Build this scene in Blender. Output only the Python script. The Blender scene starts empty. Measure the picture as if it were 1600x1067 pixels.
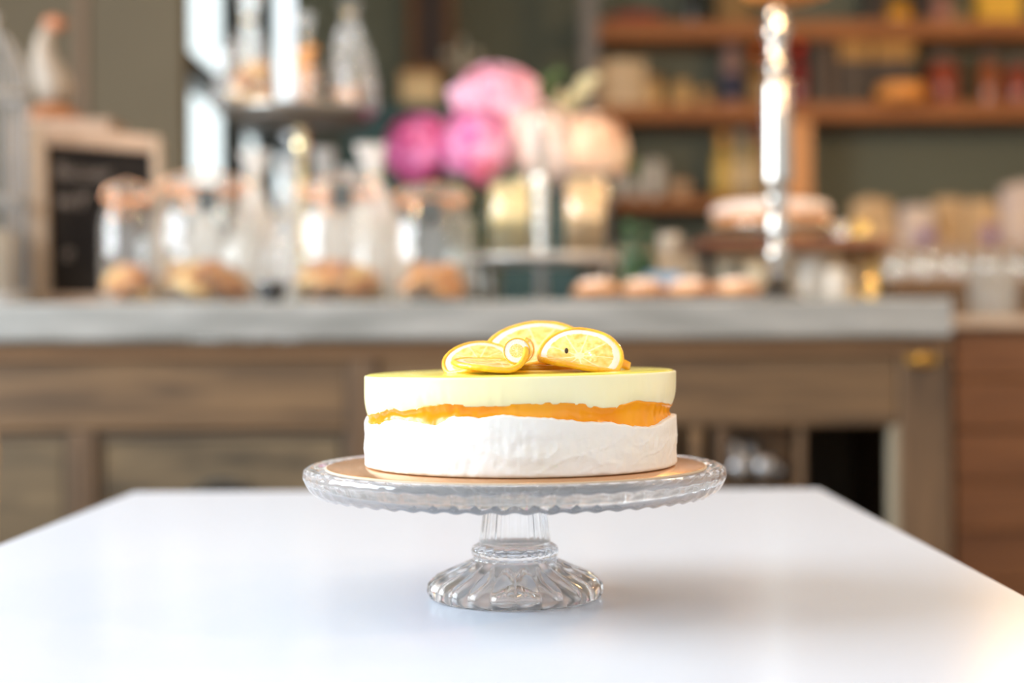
import bpy, math, random
from math import sin, cos, pi, radians as R
from mathutils import Vector, Matrix, Euler, noise
random.seed(7)
S = bpy.context.scene
COL = S.collection

# ---------------------------------------------------------------- camera
F = 2300.0; CAMZ = 0.908; HOR = 525.0; ROLL = R(0.35)
cd = bpy.data.cameras.new('camera'); cam = bpy.data.objects.new('camera', cd); COL.objects.link(cam)
cam.location = (0, 0, CAMZ); cam.rotation_euler = (R(90), ROLL, 0)
cam.rotation_mode = 'XYZ'
cam.matrix_world = Matrix.Translation((0, 0, CAMZ)) @ Matrix.Rotation(ROLL, 4, 'Y') @ Matrix.Rotation(R(90), 4, 'X')
cd.sensor_width = 36; cd.lens = F / 1600 * 36; cd.shift_y = -(533.5 - HOR) / 1600
cd.clip_start = 0.05; cd.clip_end = 100
cd.dof.use_dof = True; cd.dof.focus_distance = 0.885; cd.dof.aperture_fstop = 2.9
S.camera = cam

# ---------------------------------------------------------------- world, lights, exposure
w = bpy.data.worlds.new('sky'); S.world = w; w.use_nodes = True
bg = w.node_tree.nodes['Background']; bg.inputs[0].default_value = (0.88, 0.95, 1.0, 1); bg.inputs[1].default_value = 1.45
def area(name, loc, rot, sx, sy, power, col):
    l = bpy.data.lights.new(name, 'AREA'); l.shape = 'RECTANGLE'; l.size = sx; l.size_y = sy; l.energy = power; l.color = col
    o = bpy.data.objects.new(name, l); COL.objects.link(o); o.location = loc; o.rotation_euler = rot; return o
area('daylight_side_window', (-2.55, 1.15, 1.85), (0, R(-80), 0), 1.5, 2.3, 150, (0.86, 0.94, 1.0))
LAMPS = [(1.45, 0.75, 1.75), (1.35, 1.7, 2.05), (0.52, 2.32, 1.66), (-0.62, 2.28, 1.64), (1.5, 4.3, 2.02), (-0.08, 2.3, 1.65)]  # first two warm the right side; the others are added to make glints
for i, p in enumerate(LAMPS):
    l = bpy.data.lights.new('bulb_light', 'POINT'); l.energy = (21, 17, 4, 5, 24, 4)[i]; l.color = (1.0, 0.62, 0.30); l.shadow_soft_size = 0.03
    o = bpy.data.objects.new('bulb_light', l); COL.objects.link(o); o.location = p
GLINT_SPOTS = [(-1.0, 1.7, 2.87), (0.15, 1.3, 2.87), (1.0, 2.9, 2.87), (1.9, 2.6, 2.87), (2.5, 3.7, 2.87), (1.2, 4.0, 2.87), (-0.4, 0.4, 2.87)]  # unseen spots, put in for small highlights on jars and glasses
for p in GLINT_SPOTS:
    l = bpy.data.lights.new('glint_bulb', 'POINT'); l.energy = 14 if p[1] > 2.5 else 6; l.color = (1.0, 0.74, 0.48); l.shadow_soft_size = 0.014
    o = bpy.data.objects.new('glint_bulb', l); COL.objects.link(o); o.location = p
S.view_settings.view_transform = 'Standard'; S.view_settings.look = 'None'
S.view_settings.gamma = 1; S.view_settings.use_curve_mapping = False
S.view_settings.exposure = 0.40
S.cycles.use_denoising = True
S.cycles.max_bounces = 20; S.cycles.transmission_bounces = 18; S.cycles.transparent_max_bounces = 24
S.cycles.diffuse_bounces = 4; S.cycles.glossy_bounces = 4
S.cycles.blur_glossy = 0.6
S.cycles.sample_clamp_indirect = 12

# ---------------------------------------------------------------- helpers
def at(px, py, d):
    """real point at depth d (metres in front of the camera) that the photograph shows at this pixel"""
    u, v = px - 800, py - 533.5
    u, v = u * cos(ROLL) - v * sin(ROLL), v * cos(ROLL) + u * sin(ROLL)
    return Vector((u / F * d, d, CAMZ - (v + 533.5 - HOR) / F * d))
def wpx(n, d): return n * d / F

class MB:
    def __init__(s): s.v = []; s.f = []; s.sm = []; s.uv = None
    def add(s, vs, fs, smooth=False, M=None):
        b = len(s.v)
        s.v += [tuple(M @ Vector(p)) if M else tuple(p) for p in vs]
        s.f += [tuple(i + b for i in f) for f in fs]; s.sm += [smooth] * len(fs); return s
    def box(s, x0, x1, y0, y1, z0, z1, M=None):
        vs = [(x, y, z) for z in (z0, z1) for y in (y0, y1) for x in (x0, x1)]
        return s.add(vs, [(0, 2, 3, 1), (4, 5, 7, 6), (0, 1, 5, 4), (1, 3, 7, 5), (3, 2, 6, 7), (2, 0, 4, 6)], False, M)
    def lathe(s, prof, seg=40, c=(0, 0, 0), fn=None, M=None, smooth=True, loop=False):
        vs = []; n = len(prof)
        for k, (r, z) in enumerate(prof):
            for i in range(seg):
                t = 2 * pi * i / seg; rr, zz = (r, z) if fn is None else fn(k, r, z, t)
                vs.append((c[0] + rr * cos(t), c[1] + rr * sin(t), c[2] + zz))
        fs = []
        for k in range(n if loop else n - 1):
            k2 = (k + 1) % n
            for i in range(seg):
                j = (i + 1) % seg; fs.append((k * seg + i, k * seg + j, k2 * seg + j, k2 * seg + i))
        if not loop:
            if prof[0][0] > 1e-6: fs.append(tuple(reversed(range(seg))))
            if prof[-1][0] > 1e-6: fs.append(tuple((n - 1) * seg + i for i in range(seg)))
        return s.add(vs, fs, smooth, M)
    def tube(s, pts, r, seg=8, closed=False, M=None):
        pts = [Vector(p) for p in pts]; n = len(pts); vs = []; up = None
        for i, p in enumerate(pts):
            a = pts[(i - 1) % n] if (closed or i) else p; b = pts[(i + 1) % n] if (closed or i < n - 1) else p
            d = (b - a).normalized()
            if up is None: up = d.orthogonal()
            up = (up - d * up.dot(d)).normalized(); q = d.cross(up); rr = r[i] if isinstance(r, (list, tuple)) else r
            vs += [p + (up * cos(2 * pi * k / seg) + q * sin(2 * pi * k / seg)) * rr for k in range(seg)]
        fs = []
        for i in range(n if closed else n - 1):
            j = (i + 1) % n
            for k in range(seg):
                l = (k + 1) % seg; fs.append((i * seg + k, i * seg + l, j * seg + l, j * seg + k))
        if not closed: fs += [tuple(reversed(range(seg))), tuple((n - 1) * seg + k for k in range(seg))]
        return s.add(vs, fs, True, M)
    def ball(s, c, r, seg=16, rings=8, sc=(1, 1, 1), M=None):
        prof = [(r * sin(pi * k / rings), -r * cos(pi * k / rings)) for k in range(rings + 1)]
        vs = []
        for (a, z) in prof:
            for i in range(seg):
                t = 2 * pi * i / seg; vs.append((c[0] + a * cos(t) * sc[0], c[1] + a * sin(t) * sc[1], c[2] + z * sc[2]))
        fs = [(k * seg + i, k * seg + (i + 1) % seg, (k + 1) * seg + (i + 1) % seg, (k + 1) * seg + i) for k in range(rings) for i in range(seg)]
        return s.add(vs, fs, True, M)
    def grid(s, nu, nv, fn, smooth=True, wrap=False, M=None):
        vs = [fn(i / (nu if wrap else nu - 1), j / (nv - 1)) for j in range(nv) for i in range(nu)]
        fs = []
        for j in range(nv - 1):
            for i in range(nu if wrap else nu - 1):
                i2 = (i + 1) % nu; fs.append((j * nu + i, j * nu + i2, (j + 1) * nu + i2, (j + 1) * nu + i))
        return s.add(vs, fs, smooth, M)
    def mesh(s, name):
        me = bpy.data.meshes.new(name); me.from_pydata(s.v, [], s.f); me.polygons.foreach_set('use_smooth', s.sm); me.update()
        import bmesh
        bm = bmesh.new(); bm.from_mesh(me); bmesh.ops.remove_doubles(bm, verts=bm.verts, dist=1e-6)
        bmesh.ops.recalc_face_normals(bm, faces=bm.faces); bm.to_mesh(me); bm.free()
        return me
    def build(s, name, m, parent=None, bevel=0, solid=0, loc=None, rot=None):
        return put(name, s.mesh(name), m, parent, bevel, solid, loc, rot)
def put(name, me, m, parent=None, bevel=0, solid=0, loc=None, rot=None):
    o = bpy.data.objects.new(name, me); COL.objects.link(o)
    if m is not None and not me.materials: me.materials.append(m)
    if parent is not None: o.parent = parent
    if loc is not None: o.location = loc
    if rot is not None: o.rotation_euler = rot
    if solid:
        q = o.modifiers.new('thickness', 'SOLIDIFY'); q.thickness = solid; q.offset = 0
    if bevel:
        q = o.modifiers.new('edges', 'BEVEL'); q.width = bevel; q.segments = 2; q.limit_method = 'ANGLE'; q.angle_limit = R(40)
    return o
def tag(o, label, cat, group=None):
    o['label'] = label; o['category'] = cat
    if group: o['group'] = group
    return o
def thing(name, label, cat, loc=(0, 0, 0), rz=0, group=None):
    o = bpy.data.objects.new(name, None); COL.objects.link(o); o.location = loc; o.rotation_euler = (0, 0, rz)
    o.empty_display_size = .02
    return tag(o, label, cat, group)
def struct(o): o['kind'] = 'structure'; return o
def dup(o, loc=None, rot=None, label=None, group=None, scale=None, parent=None):
    c = o.copy(); COL.objects.link(c)
    if parent is not None: c.parent = parent
    if loc is not None: c.location = loc
    if rot is not None: c.rotation_euler = rot
    if label: c['label'] = label
    if group: c['group'] = group
    if scale: c.scale = scale
    for ch in list(o.children): dup(ch, parent=c)
    return c

# ---------------------------------------------------------------- materials
MC = {}
def mat(name, col, rough=.5, metal=0., col2=None, scale=8, stretch=(1, 1, 1), bump=0., bscale=None, spec=.5, trans=0, ior=1.45, sss=0, coat=0, detail=4, contrast=(.35, .65), alpha=None, emit=None, obj=True, dist=0):
    if name in MC: return MC[name]
    m = bpy.data.materials.new(name); m.use_nodes = True; nt = m.node_tree; N = nt.nodes; L = nt.links; b = N['Principled BSDF']
    b.inputs['Base Color'].default_value = (*col, 1); b.inputs['Roughness'].default_value = rough; b.inputs['Metallic'].default_value = metal
    b.inputs['Specular IOR Level'].default_value = spec; b.inputs['IOR'].default_value = ior
    b.inputs['Transmission Weight'].default_value = trans; b.inputs['Coat Weight'].default_value = coat; b.inputs['Coat Roughness'].default_value = .06
    if sss:
        b.inputs['Subsurface Weight'].default_value = sss; b.inputs['Subsurface Radius'].default_value = (.01, .007, .004); b.inputs['Subsurface Scale'].default_value = 1
    if emit:
        b.inputs['Emission Color'].default_value = (*emit[0], 1); b.inputs['Emission Strength'].default_value = emit[1]
    if col2 or bump:
        tc = N.new('ShaderNodeTexCoord'); mp = N.new('ShaderNodeMapping'); mp.inputs['Scale'].default_value = stretch
        L.new(tc.outputs['Object'], mp.inputs[0])
    if col2:
        nz = N.new('ShaderNodeTexNoise'); nz.inputs['Scale'].default_value = scale; nz.inputs['Detail'].default_value = detail; nz.inputs['Distortion'].default_value = dist
        L.new(mp.outputs[0], nz.inputs['Vector'])
        cr = N.new('ShaderNodeValToRGB'); cr.color_ramp.elements[0].position = contrast[0]; cr.color_ramp.elements[1].position = contrast[1]
        cr.color_ramp.elements[0].color = (*col, 1); cr.color_ramp.elements[1].color = (*col2, 1)
        L.new(nz.outputs['Fac'], cr.inputs[0]); L.new(cr.outputs[0], b.inputs['Base Color'])
    if bump:
        n2 = N.new('ShaderNodeTexNoise'); n2.inputs['Scale'].default_value = bscale or scale; n2.inputs['Detail'].default_value = 5
        L.new(mp.outputs[0], n2.inputs['Vector']); bp = N.new('ShaderNodeBump'); bp.inputs['Strength'].default_value = 1; bp.inputs['Distance'].default_value = bump
        L.new(n2.outputs['Fac'], bp.inputs['Height']); L.new(bp.outputs[0], b.inputs['Normal'])
    MC[name] = m; return m
def thin(name, tint=(.95, .97, .96), refl=.75, base=.06, haze=0., hazecol=(.9, .93, .95), rough=.03, bump=0, bscale=30):
    """thin-walled clear sheet: see-through with a facing-dependent mirror coat and an optional milky share"""
    if name in MC: return MC[name]
    m = bpy.data.materials.new(name); m.use_nodes = True; nt = m.node_tree; N = nt.nodes; L = nt.links
    N.remove(N['Principled BSDF']); out = N['Material Output']
    t = N.new('ShaderNodeBsdfTransparent'); t.inputs[0].default_value = (*tint, 1)
    g = N.new('ShaderNodeBsdfGlossy'); g.inputs['Roughness'].default_value = rough; g.inputs[0].default_value = (1, 1, 1, 1)
    lw = N.new('ShaderNodeLayerWeight'); lw.inputs[0].default_value = .5
    p = N.new('ShaderNodeMath'); p.operation = 'POWER'; p.inputs[1].default_value = 3.5; L.new(lw.outputs['Facing'], p.inputs[0])
    ma = N.new('ShaderNodeMath'); ma.operation = 'MULTIPLY_ADD'; ma.inputs[1].default_value = refl; ma.inputs[2].default_value = base; L.new(p.outputs[0], ma.inputs[0])
    mx = N.new('ShaderNodeMixShader'); L.new(ma.outputs[0], mx.inputs[0]); L.new(t.outputs[0], mx.inputs[1]); L.new(g.outputs[0], mx.inputs[2])
    last = mx
    if haze:
        d = N.new('ShaderNodeBsdfDiffuse'); d.inputs[0].default_value = (*hazecol, 1)
        tl = N.new('ShaderNodeBsdfTranslucent'); tl.inputs[0].default_value = (*hazecol, 1)
        dm = N.new('ShaderNodeMixShader'); dm.inputs[0].default_value = .5; L.new(d.outputs[0], dm.inputs[1]); L.new(tl.outputs[0], dm.inputs[2])
        m2 = N.new('ShaderNodeMixShader'); m2.inputs[0].default_value = haze; L.new(mx.outputs[0], m2.inputs[1]); L.new(dm.outputs[0], m2.inputs[2]); last = m2
    if bump:
        tc = N.new('ShaderNodeTexCoord'); n2 = N.new('ShaderNodeTexNoise'); n2.inputs['Scale'].default_value = bscale; L.new(tc.outputs['Object'], n2.inputs['Vector'])
        bp = N.new('ShaderNodeBump'); bp.inputs['Distance'].default_value = bump; L.new(n2.outputs['Fac'], bp.inputs['Height'])
        L.new(bp.outputs[0], g.inputs['Normal'])
    L.new(last.outputs[0], out.inputs[0]); MC[name] = m; return m

TABLEW = mat('table_white', (.57, .625, .72), .22, spec=.5)
GLASS = mat('pressed_glass', (1, 1, 1), 0.0, trans=.95, ior=1.38)
GLASSP = mat('pressed_glass_plate', (.97, .98, 1), 0.04, trans=.86, ior=1.40)
GLASSS = mat('pressed_glass_stem', (1, 1, 1), 0.01, trans=.88, ior=1.40)
CREAM = mat('cream_white', (.76, .74, .72), .55, sss=.15, bump=.0012, bscale=45, col2=(.73, .70, .65), scale=20, stretch=(1, 1, 1.4))
MOUSSE = mat('mousse_pale', (.83, .75, .42), .32, sss=.2, col2=(.82, .77, .52), scale=14, bump=.0004, bscale=60, stretch=(1, 1, .25))
JELLY = mat('mango_jelly', (.74, .22, .001), .22, sss=.03, col2=(.80, .32, .003), scale=35, bump=.0006, bscale=55, spec=.4, stretch=(1, 1, .4))
GLAZE = mat('lemon_glaze', (.78, .70, .05), .16, col2=(.82, .76, .14), scale=12, spec=.35)
GOLDB = mat('gold_card', (.62, .34, .16), .24, metal=.85, bump=.00025, bscale=70)
CARD = mat('card_edge', (.50, .40, .30), .8)
CONC = mat('worktop_concrete', (.17, .175, .17), .5, col2=(.28, .285, .28), scale=5, stretch=(1, 1, 5), bump=.001, detail=6)
def wood(name, a, b, axis=0, sc=3, k=14, rough=.6):
    st = [k, k, k]; st[axis] = 1.2
    return mat(name, a, rough, col2=b, scale=sc, stretch=tuple(st), bump=.0012, detail=6, dist=.8, contrast=(.3, .7))
WH = wood('weathered_wood', (.046, .026, .012), (.170, .100, .046), 0)
WV = wood('weathered_wood_upright', (.045, .026, .013), (.135, .080, .041), 2)
WD = wood('weathered_door', (.040, .029, .016), (.150, .107, .058), 0, 4, 5)
WM = wood('moulding_wood', (.11, .056, .024), (.19, .105, .048), 0)
WP = wood('grey_green_stile', (.17, .15, .11), (.26, .23, .17), 2)
WR = wood('red_brown_plank', (.115, .045, .016), (.22, .095, .036), 0)
SHW = wood('shelf_wood', (.20, .065, .014), (.31, .115, .030), 0)
SHV = wood('shelf_wood_upright', (.50, .22, .08), (.68, .33, .13), 2)
DARKIN = mat('cabinet_inside', (.07, .052, .036), .8, col2=(.10, .07, .045), scale=4)
BLACK = mat('black_iron', (.015, .016, .017), .4, metal=.3, col2=(.03, .03, .03), scale=20)
IRON = mat('cup_pull_iron', (.04, .045, .045), .45, metal=.6, col2=(.08, .08, .08), scale=30)
CHROME = mat('polished_steel', (.86, .85, .83), .08, metal=1, bump=.0002, bscale=10)
STEELD = mat('dark_steel', (.28, .28, .27), .3, metal=1, col2=(.36, .35, .33), scale=10)
BRASS = mat('brass', (.85, .62, .25), .2, metal=1, bump=.0003, bscale=20)
PEWTER = mat('pewter_dish', (.32, .33, .35), .3, metal=.9, col2=(.12, .12, .13), scale=40)
WALLB = mat('painted_beige', (.105, .082, .049), .75, col2=(.12, .094, .056), scale=2, bump=.0008, bscale=60)
WALLG = mat('painted_grey_green', (.098, .102, .072), .8, col2=(.112, .116, .082), scale=1.5, bump=.0008, bscale=60)
WALLW = mat('painted_offwhite', (.62, .60, .55), .8, col2=(.66, .64, .6), scale=2, bump=.0008, bscale=50)
CEIL = mat('ceiling_paint', (.7, .69, .66), .85, col2=(.73, .72, .7), scale=2)
FLOORM = wood('floor_boards', (.30, .20, .11), (.42, .30, .18), 1, 3, 10)
FRAMED = mat('window_frame_dark', (.035, .045, .05), .4, col2=(.05, .06, .065), scale=9)
JARG = thin('jar_glass', (.96, .97, .96), .8, .065, haze=.09, hazecol=(.92, .86, .80), rough=.03, bump=.003, bscale=22)
CANG = thin('canister_glass', (.93, .95, .92), .8, .08, rough=.05)
CELLO = thin('cellophane', (.93, .95, .96), .6, .10, haze=.10, rough=.12, bump=.02, bscale=35)
CELLB = thin('cellophane_milky', (.93, .95, .97), .5, .12, haze=.6, hazecol=(.92, .92, .91), rough=.15, bump=.02, bscale=30)
PANE = thin('window_pane', (.98, 1, .98), .12, .02)
BISC = mat('biscuit', (.40, .14, .03), .7, col2=(.66, .34, .11), scale=45, bump=.002, bscale=70)
BISC2 = mat('pale_biscuit', (.55, .33, .11), .7, col2=(.74, .52, .24), scale=45, bump=.002, bscale=70)
BISC3 = mat('brown_biscuit', (.20, .06, .015), .7, col2=(.42, .17, .045), scale=45, bump=.002, bscale=70)
WAFER = mat('wafer', (.80, .66, .34), .6, col2=(.90, .80, .52), scale=25, stretch=(1, 1, 6))
WAFER2 = mat('wafer_peach', (.80, .52, .28), .6, col2=(.88, .68, .42), scale=25, stretch=(1, 1, 6))
GASK = mat('orange_gasket', (.75, .28, .08), .5, col2=(.8, .34, .12), scale=30)
COPPER = mat('copper_wire', (.9, .5, .3), .25, metal=1)
SLATE = mat('slate_tag', (.05, .055, .055), .7, col2=(.08, .09, .09), scale=20)
CHALKB = mat('blackboard', (.008, .006, .005), .85, spec=.15, col2=(.018, .014, .011), scale=6)
CHALK = mat('chalk', (.16, .13, .11), .9)
PALEW = wood('pale_frame_wood', (.26, .19, .13), (.38, .29, .21), 2, 3, 10)
PALEH = wood('pale_frame_wood_flat', (.25, .165, .11), (.36, .25, .175), 0, 3, 10)
WHITEP = mat('white_paint_wire', (.26, .265, .27), .5, col2=(.30, .30, .30), scale=20)
PORC = mat('white_porcelain', (.50, .46, .40), .25, col2=(.55, .51, .45), scale=5)
TERRA = mat('brown_glaze', (.20, .075, .03), .5, col2=(.32, .13, .05), scale=30)
LEAF = mat('leaf_green', (.03, .07, .02), .5, col2=(.09, .15, .04), scale=20)
LEAFY = mat('bud_green', (.32, .34, .05), .5, col2=(.45, .42, .10), scale=20)
SPRAY = mat('pale_spray', (.45, .42, .24), .6, col2=(.6, .55, .36), scale=40)
WATER = mat('vase_water_green', (.03, .06, .02), .1, col2=(.06, .10, .03), scale=10)
GREENG = mat('green_bottle_glass', (.03, .09, .03), .08, col2=(.06, .14, .05), scale=12, coat=.5)
ICING = mat('icing', (.85, .74, .68), .5, col2=(.78, .60, .52), scale=30, bump=.001, bscale=50)
TART = mat('baked_tart', (.48, .20, .07), .6, col2=(.62, .32, .13), scale=30, bump=.002, bscale=50)
SLATEP = mat('slate_platter', (.12, .10, .09), .5, col2=(.2, .17, .15), scale=10)
BLUEP = mat('blue_card', (.18, .38, .62), .6, col2=(.22, .42, .66), scale=9)
RISER = wood('riser_board', (.16, .06, .03), (.26, .11, .055), 0, 3, 10)
KRAFT = mat('cream_paper', (.38, .26, .14), .8, col2=(.48, .34, .20), scale=12, bump=.004, bscale=14)
KRAFTW = mat('white_paper', (.48, .40, .34), .8, col2=(.43, .37, .38), scale=12, bump=.004, bscale=14)
PURPLE = mat('purple_print', (.20, .13, .26), .7)
AMBERP = mat('amber_plate', (.72, .26, .05), .3, col2=(.82, .36, .09), scale=6)
CHAIRM = mat('chair_shell', (.42, .29, .17), .5, col2=(.47, .33, .2), scale=4)
TEALP = mat('teal_paint', (.04, .10, .11), .6, col2=(.06, .13, .14), scale=3)
PICD = wood('dark_frame', (.05, .022, .010), (.11, .05, .02), 2, 3, 8)
def plain(n, c, r=.5, **k): return mat(n, c, r, col2=tuple(min(1, x * 1.25 + .004) for x in c), scale=k.pop('scale', 14), **k)
TUBC = thin('frosted_tub', (.9, .93, .95), .5, .10, haze=.4, hazecol=(.72, .74, .74))
GOB = thin('goblet_glass', (.90, .92, .90), .9, .5, haze=.06, rough=.04)

# ================================================================ ROOM
XL, XR, YF, YB, ZC = -2.4, 3.4, -1.6, 6.0, 2.95
AX, AY = -0.885, 3.97          # the corner where the window wall runs away from the beige wall
struct(MB().box(XL - .1, XR + .1, YF, YB + .1, -.05, 0).build('floor', FLOORM))
struct(MB().box(XL - .1, XR + .1, YF, YB + .1, ZC, ZC + .08).build('ceiling', CEIL))
struct(MB().box(AX - .0, XR + .1, YB, YB + .1, 0, ZC).build('wall_back', WALLG))
struct(MB().box(XR, XR + .1, YF, YB, 0, ZC).build('wall_right', WALLW))
wl = MB(); wl.box(XL - .1, XL, YF, -.05, 0, ZC); wl.box(XL - .1, XL, 2.35, AY + .1, 0, ZC); wl.box(XL - .1, XL, -.05, 2.35, 0, .95); wl.box(XL - .1, XL, -.05, 2.35, 2.6, ZC)
struct(wl.build('wall_left', WALLW))
struct(MB().box(XL, AX, AY, AY + .1, 0, ZC).build('wall_beige', WALLB))
t0 = at(128, 100, AY)
struct(MB().box(t0.x - .016, t0.x + .016, AY - .012, AY, 0, ZC).build('trim_1', mat('trim_beige', (.17, .11, .068), .7), bevel=.004))
# window wall beyond the corner
ww = MB(); ww.box(AX - .1, AX, AY + .1, YB, 0, .80); ww.box(AX - .1, AX, AY + .1, YB, 2.62, ZC)
struct(ww.build('wall_window', WALLG))
win = bpy.data.objects.new('window_1', None); COL.objects.link(win); struct(win)
zt0, zt1 = at(285, 104, AY).z, at(285, 66, AY).z
fr = MB(); fr.box(AX - .06, AX - .02, AY + .1, YB, .80, .86); fr.box(AX - .06, AX - .02, AY + .1, YB, 1.80, 2.62) if False else None
fr.box(AX - .07, AX + .0, AY + .1, YB, 1.80 + .68, 2.62)
fr.build('frame', FRAMED, win)
MB().box(AX - .07, AX + .0, AY + .1, YB, zt0, zt1).build('transom', FRAMED, win, bevel=.004)
for yy in (4.85, 5.5): MB().box(AX - .07, AX, yy, yy + .07, .86, 2.48).build('mullion', FRAMED, win, bevel=.003)
MB().box(AX - .045, AX - .04, AY + .1, YB, .86, 2.48).build('pane', PANE, win)
MB().box(AX - .10, AX + .05, AY + .1, YB, .78, .80).build('sill', WALLW, win, bevel=.003)
# side window beside the table and shop front behind the camera
w2 = bpy.data.objects.new('window_2', None); COL.objects.link(w2); struct(w2)
f2 = MB(); f2.box(XL - .06, XL - .01, -.05, 2.35, .95, 1.0); f2.box(XL - .06, XL - .01, -.05, 2.35, 2.55, 2.6)
for yy in (-.05, 1.13, 2.30): f2.box(XL - .06, XL - .01, yy, yy + .05, .95, 2.6)
f2.build('frame', FRAMED, w2)
w3 = bpy.data.objects.new('window_3', None); COL.objects.link(w3); struct(w3)
f3 = MB(); f3.box(XL, XR, YF - .05, YF, 0, .4); f3.box(XL, XR, YF - .05, YF, 2.6, ZC)
for i in range(5): xx = XL + i * (XR - XL - .08) / 4; f3.box(xx, xx + .08, YF - .05, YF, .4, 2.6)
f3.build('frame', FRAMED, w3)

# unseen pendant lamps: warm light from the right, the rest added for glints
SHADE = mat('lamp_shade', (.04, .04, .04), .5); BULB = mat('bulb', (1, .8, .5), .3, emit=((1.0, .62, .30), 25))
PL = ['black pendant lamp hanging right of the white table', 'black pendant lamp hanging over the right side counter', 'added black pendant lamp for glints, low over the cake riser end of the worktop', 'added black pendant lamp for glints, low over the biscuit jars', 'added black pendant lamp for glints, before the back shelves', 'added black pendant lamp for glints, above the middle of the worktop']
for i, p in enumerate(LAMPS):
    t = thing('unseen_pendant', PL[i], 'lamp', p, 0, 'pendant lamps')
    MB().lathe([(.03, .16), (.05, .15), (.13, .055), (.135, .052), (.055, .155), (.03, .165)], 28, loop=True).build('shade', SHADE, t)
    MB().tube([(0, 0, .16), (0, 0, ZC - p[2])], .004, 6).build('cord', SHADE, t)
    MB().tube([(0, 0, .06), (0, 0, .16)], .015, 10).build('socket', BRASS, t)

SL = ['added ceiling spotlight left above the biscuit jars', 'added ceiling spotlight above the white table', 'added ceiling spotlight above the cake riser', 'added ceiling spotlight above the side counter', 'added ceiling spotlight at the far right above the back bar', 'added ceiling spotlight before the wall shelves', 'added ceiling spotlight nearest the shop front']
for i, p in enumerate(GLINT_SPOTS):
    t = thing('added_spotlight', SL[i], 'lamp', (p[0], p[1], ZC), 0, 'added ceiling spotlights')
    MB().lathe([(0, -.001), (.045, -.001), (.045, -.012), (0, -.012)], 20).build('base', SHADE, t)
    MB().lathe([(.03, -.03), (.045, -.115), (.048, -.115), (.033, -.0125), (.028, -.0125)], 20).build('shade', SHADE, t)

# ================================================================ BAR CABINET (front face y = 2.5)
D = 2.5
def CX(px): return (px - 800) / F * D
def CZ(py): return CAMZ - (py - HOR) / F * D
cab = thing('bar_cabinet', 'long weathered wooden counter cabinet with drawers under the grey worktop', 'cabinet', (0, D, 0))
XA, XE = -1.75, CX(1484); DEP = .66
MB().box(XA, XE, -.012, 0, CZ(558), CZ(534)).build('moulding', WM, cab, bevel=.005)
MB().box(XA, XE, -.002, .02, CZ(534), .902).build('fascia', DARKIN, cab)
MB().box(XA, CX(541), 0, .022, CZ(669), CZ(558)).build('apron_board', WH, cab, bevel=.003)
MB().box(CX(591), CX(1402), 0, .022, CZ(668), CZ(558)).build('apron_board', WH, cab, bevel=.003)
MB().box(CX(541.5), CX(590.5), -.006, .03, .05, CZ(558)).build('stile', WV, cab, bevel=.004)
MB().box(CX(109), CX(147), -.003, .025, .05, CZ(669.5)).build('stile', WV, cab, bevel=.003)
MB().box(CX(-310), CX(-270), -.003, .025, .05, CZ(669.5)).build('stile', WV, cab, bevel=.003)
MB().box(CX(1403), CX(1484), -.010, .07, 0, CZ(558)).build('corner_post', WV, cab, bevel=.004)
MB().box(CX(1390), CX(1402.5), -.006, .03, .30, CZ(668.5)).build('door_stile', WP, cab, bevel=.002)
MB().box(CX(1255), CX(1389), .0, .02, .27, .30).build('bottom_rail', WH, cab)
MB().box(XA, XE - .01, .03, DEP, .27, .29).build('bottom_shelf', DARKIN, cab)
MB().box(XA, XE - .01, DEP - .02, DEP, .05, .89).build('back_board', DARKIN, cab)
MB().box(XE - .02, XE - .002, .07, DEP, .05, .89).build('end_board', WV, cab)
MB().box(CX(590), CX(591) + .01, .03, DEP - .02, .29, .88).build('divider', DARKIN, cab)
# doors and drawer on the left
def panel_front(name, x0, x1, z0, z1, label=None):
    f = MB().box(x0, x1, .008, .030, z0, z1).build(name, WD, cab, bevel=.006)
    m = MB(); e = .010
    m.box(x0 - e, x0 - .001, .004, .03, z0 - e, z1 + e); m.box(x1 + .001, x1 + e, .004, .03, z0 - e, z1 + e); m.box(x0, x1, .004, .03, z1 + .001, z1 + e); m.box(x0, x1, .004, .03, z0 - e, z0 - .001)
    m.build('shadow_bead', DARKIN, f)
    return f
d0 = panel_front('door', CX(-260), CX(98), .12, CZ(683))
dr = panel_front('drawer', CX(158), CX(532), CZ(860), CZ(683))
panel_front('drawer', CX(158), CX(532), .12, CZ(885))
hc = at(347, 770, D - .01)
MB().grid(24, 12, lambda u, v: (hc.x + cos(pi * u) * .056 * (1 - .15 * (1 - v)), .006 - .030 * sin(pi / 2 * v) , hc.z - .004 + sin(pi * u) * .026 * (1.0 - .35 * v * v))).build('cup_handle', IRON, dr, solid=.003)
MB().box(hc.x - .065, hc.x + .065, .002, .008, hc.z - .008, hc.z + .002).build('handle_plate', IRON, dr, bevel=.001)
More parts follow.
